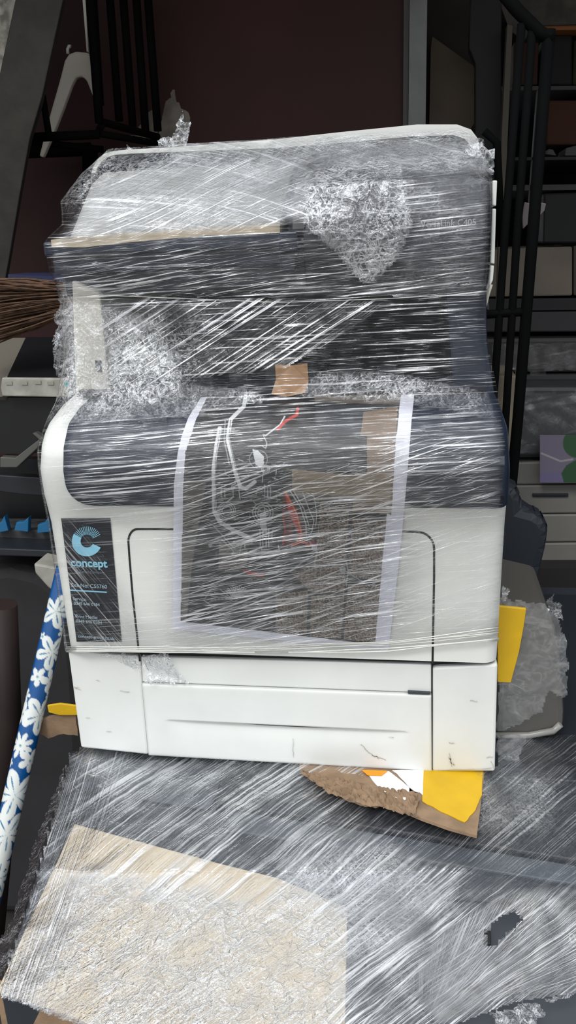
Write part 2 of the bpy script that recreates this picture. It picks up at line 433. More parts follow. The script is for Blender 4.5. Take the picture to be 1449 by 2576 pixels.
for a in ((1184, 1763, 1200, 1764), (1130, 1868, 1142, 1871), (1130, 1895, 1136, 1930), (1225, 1905, 1240, 1903), (1100, 1938, 1236, 1932), (1236, 1915, 1243, 1935)): wob(*a, .0007, 6, 1.5)

# upper frame: pillars, cavity, scanner, control panel, document feeder
slab('left_pillar', [(180, 705), (251, 738), (277, 1000), (190, 1012)], .062, .22, m_cream, P, .002)
slab('pillar_slot', [(238, 907), (254, 907), (256, 935), (241, 935)], .0612, .002, m_blk, P)
slab('right_pillar', [(1120, 712), (1224, 712), (1226, 860), (1246, 1000), (1140, 1000)], .075, .2, m_navy, P, .003)
MB().box((-.19, .30, .35), (.19, .46, .47)).build('rear_housing', m_blk, P)
MB().box((-.19, .05, .3605), (.196, .30, .366), .001).build('output_tray', m_navyD, P)
# stepped ribs in the output tray
mb = MB()
for k in range(7):
    x = -.12+k*.036; mb.prism([(x, .09, .366), (x+.018, .09, .366), (x+.016, .26, .366), (x+.004, .26, .366)], (0, 0, .006+.001*k))
mb.build('output_ribs', m_grmD, P)
MB().box((-.197, .07, .4535), (.192, .44, .474), .002).build('scanner_base', m_navyD, P)
lid = MB().box((-.205, .066, .4735), (.192, .44, .498), .003).build('scanner_bed', m_navy, P)
lip = MB().box((-.209, .058, .490), (.028, .3, .5035), .0025).build('feeder_tray_lip', m_navy, P)
# latch at the middle of the lip: block with a stem
mb = MB()
mb.prism(quadpts([(700, 584), (748, 582), (750, 612), (748, 634), (700, 632)], .050), (0, .02, 0), .0015)
mb.prism(quadpts([(702, 634), (746, 634), (742, 684), (706, 684)], .054), (0, .02, 0), .002)
latch = mb.build('latch', m_navy, P)
# control panel
cpn = MB().prism([at(*p_, y_) for p_, y_ in (((768, 735), .066), ((1222, 722), .066), ((1234, 600), .056), ((1238, 458), .072), ((1130, 425), .088), ((778, 452), .088), ((762, 600), .058))], (0, .10, 0), .002).build('control_panel', m_navyD, P)
for nm, pl in (('side_trim', [(1239, 454), (1251, 454), (1248, 518), (1237, 516)]), ('side_trim', [(1237, 525), (1248, 525), (1244, 664), (1233, 662)]), ('side_trim', [(1232, 668), (1243, 668), (1240, 705), (1228, 730), (1222, 728), (1229, 702)])):
    slab(nm, pl, .070, .2, m_white, P, .0008)
mb = MB(); pts = [(1234, 715), (1226, 740), (1217, 775), (1214, 800), (1215, 840), (1218, 862)]
mb.tube([at(*p_, .085) for p_ in pts], .0022, 8); mb.build('side_seam', m_cream, P)
m_txt = mat('pale_lettering', (205, 208, 212), .5)
A = at(1058, 572, .0555); B = at(1196, 566, .0555); exv = (B-A)/np.linalg.norm(B-A)
xup = np.array([0., -.02, 1.]); xup -= exv*xup.dot(exv); xup /= np.linalg.norm(xup)
def fit_text(txt, name, Pl, Pr, yoff, m_, parent, bold=0., h=None):
    """lettering that starts at Pl and ends at Pr"""
    ex = Pr-Pl; Lw = np.linalg.norm(ex); ex = ex/Lw
    o = text_obj(txt, name, .01, (0, 0, 0), (1, 0, 0), (0, 0, 1), m_, None, bold)
    w = max(v.co.x for v in o.data.vertices); k = Lw/w; kz = (h/.0073 if h else k)
    up_ = np.array([0, 0, 1.]); up_ -= ex*up_.dot(ex); up_ /= np.linalg.norm(up_); n = np.cross(ex, up_)
    for v in o.data.vertices:
        c = v.co.copy(); v.co = Vector(tuple(Pl+ex*c.x*k+up_*c.z*kz+n*c.y+np.array([0, yoff, 0])))
    o.parent = parent
    if parent: o.matrix_parent_inverse = Matrix.Translation(parent.location).inverted()
    return o
fit_text('VersaLink C405', 'lettering', A, B, -.004, m_txt, cpn)
# document feeder: housing with a sloping front, white rim over it
mb = MB()
mb.prism([(-.196, .080, .5), (-.192, .15, .558), (-.186, .185, .574), (-.186, .42, .574), (-.196, .42, .5)], (.204, 0, 0), .004)
feeder = mb.build('document_feeder', m_greyP, P)
mb = MB(); mb.prism([(.012, .10, .5), (.012, .125, .548), (.012, .19, .582), (.012, .42, .585), (.012, .42, .5)], (.160, 0, 0), .006)
mb.build('feeder_cover', m_navyD, P)
outer = [(230, 436), (234, 421), (246, 401), (262, 387), (285, 380), (330, 376), (440, 370), (700, 350), (850, 333), (1050, 313), (1150, 313), (1185, 326), (1203, 350), (1206, 375)]
inner = [(240, 436), (244, 424), (254, 408), (268, 396), (290, 389), (330, 386), (440, 382), (700, 372), (850, 360), (1050, 342), (1140, 340), (1168, 348), (1180, 362), (1184, 375)]
ringP = [at(*p_, .172) for p_ in outer]; ringI = [at(*p_, .172) for p_ in inner]
V = []; 
for a, b in zip(ringP, ringI): V += [a, b, b+np.array([0, .2, 0]), a+np.array([0, .2, 0])]
F = []
for i in range(len(outer)-1):
    for k in range(4): F.append((4*i+k, 4*i+4+k, 4*i+4+(k+1) % 4, 4*i+(k+1) % 4))
F += [(0, 1, 2, 3), tuple(4*(len(outer)-1)+k for k in (3, 2, 1, 0))]
rim = mesh_obj('feeder_rim', V, F, m_white, P)
slab('feeder_inset', [(246, 440), (252, 414), (270, 397), (292, 390), (700, 372), (850, 361), (1140, 341), (1180, 364), (1185, 470), (700, 560), (255, 560)], .176, .19, m_navyD, P)

# company sticker on the lower left of the front
corn = [oncov(a, b, .0006) for a, b in ((154, 1305), (277, 1308), (306, 1616), (193, 1612))]
st = patch_on('sticker', cov, [(1304, 154, 277), (1614, 193, 306)], .0008, mat('sticker_black', (32, 36, 44), .35), P, .0006, 24); st['label'] = 'dark company sticker with pale blue ring logo'
m_lb = mat('sticker_blue', (150, 214, 238), .5); m_pb = mat('sticker_pale', (176, 200, 214), .5)
def ft(txt, a, b, h=None, m_=m_pb, bold=0.): return fit_text(txt, 'lettering', oncov(*a, .0022), oncov(*b, .0022), 0, m_, st, bold, h)
K = 190/1398.
def sp_(x, y): return (130+x*K, 1290+y*K)
ft('concept', sp_(360, 985), sp_(1035, 1010), None, m_lb, .00022)
ft('A Xerox Company', sp_(445, 1100), sp_(985, 1130), None, mat('sticker_dim', (110, 122, 134), .5))
ft('Site No: C55760', sp_(362, 1368), sp_(1025, 1402))
ft('Service:', sp_(395, 1618), sp_(645, 1628)); ft('0345 646 0184', sp_(412, 1700), sp_(890, 1728))
ft('Print Media:', sp_(440, 1940), sp_(850, 1966)); ft('0345 646 0204', sp_(452, 2025), sp_(930, 2058))
ft('concept-group.co.uk', sp_(490, 2305), sp_(1165, 2352))
mb = MB(); q = [oncov(*sp_(*p_), .0018) for p_ in ((345, 1418), (1022, 1458), (1022, 1480), (345, 1442))]; mb.prism(q, (0, -.0004, 0)); mb.build('blue_rule', m_lb, st); mb = MB()
cx, cy_ = 655, 525
def pol(r, a, sx_=1.): return oncov(*sp_(cx+r*math.cos(a)*sx_, cy_-r*math.sin(a)), .0024)
arc = np.radians(np.linspace(150, 335, 26))
for a0, a1 in zip(arc, arc[1:]): mb.prism([pol(118, a0), pol(278, a0), pol(278, a1), pol(118, a1)], (0, -.0004, 0))
mb.build('ring_logo', m_lb, st)
for a in np.radians(np.linspace(28, 145, 16)):
    mb = MB(); da0 = .026; mb.prism([pol(125, a-da0), pol(275, a-da0*.75), pol(275, a+da0*.75), pol(125, a+da0)], (0, -.0004, 0)); mb.build('logo_ray', m_lb, st)


# ------------------------------------------------------------------ small raster painter for printed patterns (values live on the mesh itself)
class Paint:
    def __init__(s, X, Y, base): s.X = X; s.Y = Y; s.C = np.ones(X.shape+(3,))*np.array(lin(base))
    def inside(s, pl):
        X, Y = s.X, s.Y; ins = np.zeros(X.shape, bool); n = len(pl)
        for i in range(n):
            x0, y0 = pl[i]; x1, y1 = pl[(i+1) % n]
            if y0 == y1: continue
            c = ((Y >= min(y0, y1)) & (Y < max(y0, y1))); ins ^= c & (X < x0+(Y-y0)*(x1-x0)/(y1-y0))
        return ins
    def put(s, m_, col, a=1.):
        c = np.array(lin(col)); w = (np.asarray(m_, float)*a)[..., None]; s.C = s.C*(1-w)+c*w
    def poly(s, pl, col, a=1.): s.put(s.inside(pl), col, a)
    def dist(s, pl):
        D = np.full(s.X.shape, 1e9)
        for (x0, y0), (x1, y1) in zip(pl, pl[1:]):
            dx, dy = x1-x0, y1-y0; t = np.clip(((s.X-x0)*dx+(s.Y-y0)*dy)/(dx*dx+dy*dy+1e-9), 0, 1)
            D = np.minimum(D, np.hypot(s.X-x0-t*dx, s.Y-y0-t*dy))
        return D
    def line(s, pl, w, col, a=1.): s.put(np.clip(w/2+.8-s.dist(pl), 0, 1), col, a)
    def ring(s, cx, cy, r, w, col, a=1.): s.put(np.clip(w/2+.8-np.abs(np.hypot(s.X-cx, s.Y-cy)-r), 0, 1), col, a)
    def disc(s, cx, cy, r, col, a=1.): s.put(np.clip(r+.8-np.hypot(s.X-cx, s.Y-cy), 0, 1), col, a)
    def noise(s, pl, cols, k, seed=0, a=1.):
        rg = np.random.RandomState(seed); h = rg.rand(*[int(v) for v in (400, 400)])
        xi = (s.X/k).astype(int) % 400; yi = (s.Y/k).astype(int) % 400; n = h[yi, xi]
        m_ = s.inside(pl)
        for lo, hi, c in cols: s.put(m_ & (n >= lo) & (n < hi), c, a)

# ------------------------------------------------------------------ printed photograph sheet lying on the covers
KP = 660/1449.   # crop scale
def cpx(x, y): return (420+x*KP, 900+y*KP)
Lb = [(150, 235), (240, 175), (330, 118), (430, 82), (520, 60), (700, 38), (1000, 35), (1500, 33)]
Rb = [(150, 1372), (340, 1352), (520, 1338), (960, 1300), (1300, 1262), (1625, 1222)]
NU, NV = 360, 440
Vs = []; XX = np.zeros((NV, NU)); YY = np.zeros((NV, NU))
# coarse solve on the cover, then interpolate
cu, cv_ = 30, 56; Gc = np.zeros((cv_, cu, 3)); 
def paper_xy(s_, t):
    yb_ = 1500+(1625-1500)*s_; y0_ = 165; y = y0_+(yb_-y0_)*t
    l = np.interp(y, [p[0] for p in Lb], [p[1] for p in Lb]); r = np.interp(y, [p[0] for p in Rb], [p[1] for p in Rb]); return l+(r-l)*s_, y
for j in range(cv_):
    for i in range(cu):
        x, y = paper_xy(i/(cu-1), j/(cv_-1)); q = cpx(x, y); Gc[j, i] = oncov(q[0], q[1], .0030)
SI = np.linspace(0, 1, NU); TJ = np.linspace(0, 1, NV)
fi = np.clip(SI*(cu-1), 0, cu-1.0001); fj = np.clip(TJ*(cv_-1), 0, cv_-1.0001)
i0 = fi.astype(int); j0 = fj.astype(int); a = (fi-i0)[None, :, None]; b = (fj-j0)[:, None, None]
G = (Gc[j0][:, i0]*(1-a)*(1-b)+Gc[j0][:, i0+1]*a*(1-b)+Gc[j0+1][:, i0]*(1-a)*b+Gc[j0+1][:, i0+1]*a*b)
for j in range(NV):
    for i in (0,):
        pass
    xs, ys = [], []
    y_ = 165+((1500+125*SI)-165)*TJ[j]
    XX[j] = np.interp(y_, [p[0] for p in Lb], [p[1] for p in Lb])*(1-SI)+np.interp(y_, [p[0] for p in Rb], [p[1] for p in Rb])*SI; YY[j] = y_
pt = Paint(XX, YY, (232, 233, 244))
PICL = [(165, 1290), (165, 250), (330, 165), (520, 102), (700, 90), (1000, 84), (1455, 76)]
pt.poly([(250, 165), (165, 330), (102, 520), (90, 700), (84, 1000), (76, 1455), (1148, 1585), (1205, 960), (1250, 520), (1296, 165)], (38, 37, 38))
pt.poly([(330, 165), (560, 165), (560, 330), (300, 330)], (52, 54, 58)); 
pt.poly([(800, 165), (1296, 165), (1285, 260), (820, 245)], (112, 104, 95)); pt.poly([(820, 245), (1285, 260), (1270, 420), (1080, 430), (820, 420)], (58, 60, 64))
pt.poly([(1085, 300), (1275, 270), (1240, 870), (1105, 800), (1105, 430), (1070, 430)], (128, 110, 94)); 
pt.poly([(1040, 640), (1240, 640), (1225, 862), (1022, 850)], (150, 136, 118))
pt.poly([(660, 612), (1050, 650), (1035, 770), (700, 745)], (140, 126, 106))
pt.poly([(700, 745), (1035, 770), (1000, 860), (830, 800)], (96, 86, 76))
brown = [(0, .3, (58, 48, 42)), (.3, .55, (96, 82, 70)), (.55, .8, (124, 110, 96)), (.8, 1., (160, 148, 134))]
for k_, pl in enumerate(([(835, 800), (1005, 845), (990, 1110), (820, 1110)], [(1025, 880), (1212, 900), (1180, 1240), (1000, 1200)], [(840, 1115), (985, 1120), (980, 1300), (790, 1290), (700, 1200)],
    [(600, 1300), (780, 1290), (770, 1530), (600, 1520)], [(795, 1310), (980, 1310), (960, 1550), (790, 1540)], [(1000, 1250), (1180, 1250), (1150, 1575), (975, 1555)])):
    pt.noise(pl, brown, 6, k_); pt.noise(pl, [(.6, .85, (140, 126, 112))], 13, k_+20, .5)
pt.poly([(96, 660), (215, 690), (130, 1200), (85, 1350), (78, 1300), (88, 900)], (96, 92, 86)); pt.poly([(84, 1000), (150, 1020), (110, 1440), (78, 1440)], (108, 104, 98))
pt.noise([(290, 1020), (445, 1050), (440, 1160), (285, 1165)], [(0, .5, (100, 95, 88)), (.5, 1, (116, 110, 102))], 5, 9)
pt.noise([(460, 1060), (610, 1060), (600, 1100), (470, 1095)], [(0, .5, (110, 104, 95)), (.5, 1, (60, 56, 52))], 6, 12)
pt.poly([(565, 615), (690, 618), (692, 720), (600, 722)], (16, 17, 18))
wht = (226, 228, 230); gw = (170, 172, 174)
pt.line([(442, 165), (425, 270), (352, 340), (335, 450), (380, 640), (405, 715), (435, 722), (485, 685)], 20, wht); pt.line([(352, 345), (342, 450), (384, 630)], 5, (120, 122, 124))
pt.line([(322, 345), (316, 455), (345, 590)], 4, gw)
pt.line([(292, 390), (268, 520), (258, 620), (260, 760), (262, 850), (292, 905), (370, 955), (468, 998)], 22, wht); pt.line([(294, 400), (268, 560), (266, 840)], 5, (125, 127, 130))
pt.line([(650, 325), (625, 370), (545, 430), (530, 425)], 6, wht); pt.line([(530, 425), (552, 470), (545, 500), (530, 490)], 5, gw)
pt.line([(722, 280), (718, 315), (655, 350), (612, 395)], 15, (190, 66, 56))
pt.poly([(472, 505), (500, 510), (535, 545), (535, 590), (515, 608), (490, 590)], wht); pt.ring(505, 560, 50, 4, gw, .7)
for cx_, cy2, rs in ((330, 845, (26, 38, 48)), (530, 855, (28, 42, 56)), (545, 615, (14, 22))):
    for r_ in rs: pt.ring(cx_, cy2, r_, 4, (200, 202, 204), .85)
pt.poly([(512, 860), (548, 850), (552, 950), (530, 965), (515, 930)], (205, 207, 208))
rg = random.Random(7)
for k_ in range(70):
    x = rg.uniform(270, 620); y = rg.uniform(560, 1060); L_ = rg.uniform(12, 60); an = rg.choice((0, PI/2, PI/2, .5, -.5))+rg.uniform(-.2, .2)
    pt.line([(x, y), (x+L_*math.cos(an), y+L_*math.sin(an))], rg.choice((2, 3, 3, 5)), rg.choice((wht, gw, (120, 122, 124))), .85)
for x in (300, 320, 365, 540, 556, 572): pt.line([(x, 700+rg.uniform(0, 20)), (x, 770)], 4, gw)
for x in (515, 530, 548, 562): pt.line([(x, 950), (x, 1045)], 4, (205, 207, 208))
pt.line([(240, 1030), (300, 1000), (370, 1070), (360, 1090)], 5, gw); pt.line([(260, 930), (380, 1060)], 4, gw); pt.disc(240, 1035, 10, gw); pt.disc(365, 1080, 9, gw)
pt.poly([(640, 725), (675, 760), (735, 860), (765, 960), (765, 1015), (735, 1038), (680, 1040), (630, 1020), (650, 960), (640, 850)], (96, 26, 22))
pt.poly([(650, 740), (700, 830), (745, 985), (720, 960), (672, 850)], (196, 52, 34)); pt.line([(655, 742), (712, 850), (742, 960), (735, 1010)], 7, (236, 120, 60))
pt.line([(640, 850), (652, 960), (640, 1030)], 8, (170, 40, 32)); pt.line([(700, 930), (705, 1010)], 14, (20, 18, 18)); pt.line([(690, 1035), (740, 1015), (790, 1030)], 10, (226, 92, 34))
pt.poly([(765, 1035), (810, 1005), (820, 1030), (780, 1050)], (150, 36, 30))
for w_, pl in ((5, [(680, 735), (735, 820), (768, 920), (770, 985)]), (4, [(750, 745), (790, 850), (812, 900), (800, 960), (775, 1000)]), (4, [(700, 735), (755, 830), (785, 930)]), (3, [(770, 745), (815, 770), (828, 870), (820, 930)])): pt.line(pl, w_, (214, 216, 218), .9)
pt.line([(845, 790), (835, 860), (825, 1000)], 8, (54, 48, 44)); pt.line([(1018, 850), (1005, 1090)], 14, (46, 42, 40)); pt.line([(840, 1110), (1000, 1140)], 12, (60, 52, 46))
for w_, pl in ((9, [(790, 1020), (830, 1075), (815, 1130), (820, 1160)]), (6, [(680, 1180), (760, 1120), (830, 1070)]), (6, [(580, 1275), (700, 1215), (820, 1155)]), (4, [(420, 1370), (500, 1330), (580, 1280)]),
    (5, [(940, 1120), (990, 1125), (1000, 1180), (990, 1260)]), (4, [(860, 1130), (960, 1160), (1100, 1250), (1150, 1255)]), (4, [(480, 1130), (640, 1150), (780, 1110)]), (4, [(210, 1330), (240, 1280), (330, 1240), (470, 1225)]), (5, [(205, 1340), (260, 1380), (400, 1375)]), (6, [(265, 1400), (330, 1425), (460, 1385)])): pt.line(pl, w_, gw, .8)
pt.disc(970, 1170, 18, gw, .8); pt.disc(815, 1050, 16, wht, .8)
for a_ in np.linspace(-.9, 1.0, 13): pt.line([(385, 1330), (385+78*math.sin(a_), 1325-62*math.cos(a_))], 4, (200, 202, 204), .85)
for a_ in np.linspace(3.0, 4.9, 6): pt.line([(360, 1330), (360+120*math.cos(a_), 1330+60*math.sin(a_))], 4, (190, 192, 194), .7)
pt.poly([(418, 1170), (460, 1182), (545, 1195), (525, 1212), (440, 1192)], (206, 70, 66)); pt.line([(405, 1385), (450, 1370), (490, 1350)], 7, (170, 70, 50), .8)
Vp = G.reshape(-1, 3); sheet = mesh_obj('photo_sheet', Vp, grid_faces(NU, NV), attr_mat('printed_sheet', .45), None, smooth=True, cols=pt.C.reshape(-1, 3))
s = sheet.modifiers.new('s', 'SOLIDIFY'); s.thickness = .0003; s.offset = 0
tag(sheet, 'printed colour photo sheet with white borders under the film on the printer front', 'print')
# brown tape piece above the sheet
tp = MB().prism([hit(a, b, lambda x, z: np.interp(z, [.33, .36, .372, .40], [.01, .05, .058, .058]), .006) for a, b in ((692, 917), (735, 919), (773, 914), (776, 960), (768, 988), (722, 998), (682, 992), (694, 955))], (0, .0008, 0)).build('tape_piece', m_tape)
tag(tp, 'square piece of brown tape at the top edge of the printed sheet', 'tape')
# cardboard strip on the ledge of the scanner
mb = MB()
mb.prism([at(*p_, .0575) for p_ in ((128, 603), (250, 590), (420, 580), (560, 570), (704, 563), (704, 586), (520, 592), (300, 612), (215, 622), (130, 622))], (0, .012, 0))
cs = mb.build('cardboard_strip', m_cardL); tag(cs, 'tan cardboard strip under film along the top of the dark scanner edge', 'cardboard')

# ------------------------------------------------------------------ the stretch film round the printer
F_main = film_mat('stretch_film', haze=.012, streak=.85, gloss=.04)
F_cr = film_mat('stretch_film_crumpled', haze=.05, streak=.7, gloss=.08, bs=.8, rough=.16)
ZF = [.10, .25, .28, .305, .325, .345, .36, .375, .41, .452, .50, .512, .54, .575, .592, .60]
YFl = [-.009, -.011, -.017, -.019, -.016, .004, .022, .030, .044, .056, .050, .060, .092, .150, .176, .25]
YFr = [-.009, -.011, -.017, -.019, -.016, .004, .022, .030, .044, .056, .048, .049, .060, .135, .165, .25]
def yflat(x, z):
    w = ss(-.02, .05, x); return np.interp(z, ZF, YFl)*(1-w)+np.interp(z, ZF, YFr)*w
def tab(lst):
    out = []
    for px, py, y in lst: p = at(px, py, y); out.append((p[2], p[0]))
    out.sort(); return [o[0] for o in out], [o[1] for o in out]
TL = tab([(170, 1640, .01), (149, 1480, .01), (128, 1330, .01), (118, 1240, .01), (117, 1120, .02), (138, 1055, .04), (163, 1000, .06), (176, 900, .07), (168, 800, .08), (148, 705, .08), (138, 690, .08), (119, 605, .075), (172, 565, .1), (192, 510, .15), (228, 440, .18), (265, 384, .19)])
TR = tab([(1250, 1640, .01), (1258, 1480, .01), (1270, 1340, .01), (1270, 1250, .01), (1267, 1110, .02), (1248, 980, .06), (1224, 860, .08), (1216, 790, .08), (1232, 715, .08), (1236, 660, .07), (1240, 455, .08), (1210, 380, .15), (1190, 330, .19)])
def xl(z): return np.interp(z, *TL)
def xr(z): return np.interp(z, *TR)
nF, nS = 150, 10
zl = np.concatenate([np.linspace(.112, .36, 110), np.linspace(.362, .592, 130)])
def fnoise(p, s_, o_=0): return noise.noise(Vector((p[0]*s_+o_, p[1]*s_, p[2]*s_)))
base_pts = np.zeros((len(zl), nF, 3))
for j, z in enumerate(zl):
    a, b = float(xl(z)), float(xr(z)); taut = 1-np.clip((z-.345)/.03, 0, 1)*0
    for i in range(nF):
        t = 2*i/(nF-1)-1; t2 = np.sign(t)*(1-(1-abs(t))**1.35); x = (a+b)/2+(b-a)/2*t2
        r = .02; h = (b-a)/2; d = max(0, (abs(x-(a+b)/2)-(h-r))/r); y = float(yflat(x, z))+r*(1-math.sqrt(max(0, 1-min(1, d)**2)))
        # folds: small over the solid fronts, larger where the film spans air
        am = .0004 if z < .34 else (.0012 if z < .45 else (.0009 if (z < .535 and (x > .04 or z < .50)) else .0032))
        am *= 1-.0*d
        p = (x, y, z); y += am*(fnoise((x+z*.9, 0, z-x*.5), 40)+.6*fnoise((x, 0, z), 95, 7)+.5*fnoise((x, 0, z), 18, 3))
        base_pts[j, i] = (x, y, z)
PXf = np.zeros((len(zl), nF)); PYf = np.zeros((len(zl), nF))
PXf, PYf = pxof(base_pts)
def box_m(x0, y0, x1, y1, f, v=1.):
    return lambda X, Y: v*ss(x0-f, x0+f, X)*(1-ss(x1-f, x1+f, X))*ss(y0-f, y0+f, Y)*(1-ss(y1-f, y1+f, Y))
def poly_m(pl, f, v=1.):
    def fn(X, Y):
        P_ = Paint(X, Y, (0, 0, 0)); ins = P_.inside(pl); D = P_.dist(pl+[pl[0]]); return v*np.where(ins, ss(0, f, D), 0)
    return fn
def film_layer(masks, ang, off, crmp=0., warp=0., name='film', m_=F_main, uvf=None, cut=.01):
    dens = np.zeros_like(PXf)
    for fn in masks: dens = np.maximum(dens, fn(PXf, PYf))
    # lower hem of the wrap
    hem = np.interp(PXf, [150, 420, 700, 980, 1260], [1640, 1640, 1642, 1632, 1602]); dens = np.where(PYf > hem, 0, dens)
    dens = dens*(1-.45*box_m(150, 1300, 300, 1615, 8)(PXf, PYf)) if ang != -50 else dens
    X = PXf*.00038; Y = -PYf*.00038; c, s__ = math.cos(math.radians(ang)), math.sin(math.radians(ang))
    if uvf is not None: U, Vv = uvf(PXf, PYf)
    else: U = X*c+Y*s__; Vv = -X*s__+Y*c
    if warp: Vv = Vv+warp*np.sin(U*14+1.3)*.01
    pts = base_pts.copy(); pts[..., 1] -= off
    keep = (dens > cut).ravel(); F_ = grid_faces(nF, len(zl), keep)
    cr_ = crmp(PXf, PYf) if callable(crmp) else np.full(dens.size, crmp)
    return mesh_obj(name, pts.reshape(-1, 3), F_, m_, P, smooth=True, uv=np.stack([U.ravel()+off*700, Vv.ravel()+off*31], -1), attrs={'dens': dens.ravel(), 'crmp': np.clip(np.asarray(cr_).ravel(), 0, 1)})
joinlist = []
# whole wrap, light
joinlist.append(film_layer([box_m(60, 360, 1500, 1290, 20, .5), box_m(60, 1260, 1500, 2000, 20, .3), box_m(60, 440, 1500, 745, 12, .55)], 3, 0., name='plastic_wrap', crmp=lambda X, Y: .9*(1-ss(430, 560, Y))*(1-ss(700, 1000, X)*.3)+.8*ss(760, 800, Y)*(1-ss(1030, 1080, Y))*(1-ss(400, 560, X))))
# door band, near horizontal, dense over the navy cover
joinlist.append(film_layer([box_m(180, 1060, 1260, 1300, 40, 1.), box_m(430, 1280, 1060, 1600, 60, .75), box_m(150, 1560, 1260, 1642, 20, .8)], 4.5, .0012, warp=.15, name='plastic_wrap'))
# second pass rising to the right
joinlist.append(film_layer([box_m(450, 1180, 1040, 1600, 50, .72), box_m(980, 1180, 1245, 1600, 40, .45), box_m(960, 1120, 1240, 1270, 40, .8)], 19, .0022, name='plastic_wrap', warp=.25))
joinlist.append(film_layer([box_m(440, 1290, 1010, 1620, 50, .8)], 8, .003, name='plastic_wrap', warp=.2))
# scanner band and control panel
joinlist.append(film_layer([box_m(140, 600, 1232, 742, 8, .85), box_m(1000, 440, 1236, 740, 20, 1.)], 9, .0012, warp=.3, name='plastic_wrap'))
joinlist.append(film_layer([poly_m([(1000, 470), (1110, 430), (1240, 450), (1234, 730), (980, 735), (1040, 580)], 22, .28)], 14, .0018, .45, name='plastic_wrap', m_=F_cr))
# slanting folds across the paper slot
joinlist.append(film_layer([poly_m([(240, 745), (1000, 748), (900, 830), (720, 930), (470, 960), (330, 980), (250, 900)], 25, 1.)], 33, .002, name='plastic_wrap', m_=film_mat('stretch_film_folds', haze=.008, streak=.8, gloss=.04, fA=(2.2, 190), fB=(6, 520), th=(.58, .64)), uvf=None))
# sheen over the slope of the document feeder
joinlist.append(film_layer([poly_m([(185, 560), (230, 450), (440, 392), (760, 372), (800, 430), (790, 560), (600, 585), (140, 610)], 35, 1.), box_m(440, 350, 1200, 420, 20, .7)], -12, .0015, crmp=lambda X, Y: .08+.3*ss(.3, .7, np.sin(X*.011)*np.sin(Y*.02)*.5+.5), warp=1.2, name='plastic_wrap', m_=film_mat('stretch_film_slope', haze=.20, streak=.9, gloss=.2, fA=(4, 330), rough=.17)))
joinlist.append(film_layer([poly_m([(170, 570), (235, 450), (440, 392), (760, 380), (780, 560), (600, 590), (140, 612)], 30, .9)], 16, .003, .1, 1.5, name='plastic_wrap'))
# crumpled triangle of bunched film hanging over the control panel
joinlist.append(film_layer([poly_m([(760, 425), (900, 400), (1010, 395), (1048, 560), (1010, 650), (950, 716), (905, 716), (840, 640), (760, 570)], 14, 1.)], 70, .003, crmp=.85, name='bunched_film', m_=F_cr))
joinlist.append(film_layer([poly_m([(780, 340), (1180, 318), (1235, 390), (1240, 450), (1000, 440), (780, 430)], 20, .7)], 12, .0025, crmp=.8, name='plastic_wrap', m_=F_cr))
# shoulders either side of the slot
joinlist.append(film_layer([poly_m([(150, 720), (250, 760), (400, 800), (480, 960), (640, 975), (700, 1010), (420, 1060), (130, 1070), (170, 980)], 22, .8), poly_m([(800, 930), (1000, 930), (1230, 980), (1255, 1060), (1000, 1020), (720, 1000)], 22, .5)], 40, .0025, crmp=.75, name='plastic_wrap', m_=F_cr))
# over the sticker
joinlist.append(film_layer([poly_m([(145, 1300), (200, 1295), (350, 1520), (350, 1645), (190, 1645)], 18, .5)], -50, .0015, name='plastic_wrap'))
def join(objs, name):
    bm = bmesh.new(); mats = []
    keep = objs[0]
    for o in objs:
        me = o.data; mi = []
        for mm in me.materials:
            if mm not in mats: mats.append(mm)
            mi.append(mats.index(mm))
        for p_ in me.polygons: p_.material_index = mi[p_.material_index]
        bm.from_mesh(me)
    me = bpy.data.meshes.new(name); bm.to_mesh(me); bm.free()
    # drop vertices no face uses
    bm = bmesh.new(); bm.from_mesh(me); bmesh.ops.delete(bm, geom=[v for v in bm.verts if not v.link_faces], context='VERTS'); bm.to_mesh(me); bm.free()
    for mm in mats: me.materials.append(mm)
    o2 = bpy.data.objects.new(name, me); COL.objects.link(o2); o2.parent = keep.parent; o2.matrix_parent_inverse = keep.matrix_parent_inverse.copy()
    for o in objs: bpy.data.objects.remove(o)
    o2.name = name; return o2
wrap = join(joinlist, 'plastic_wrap'); wrap['label'] = 'clear stretch film wound round the printer, full of pale folds'

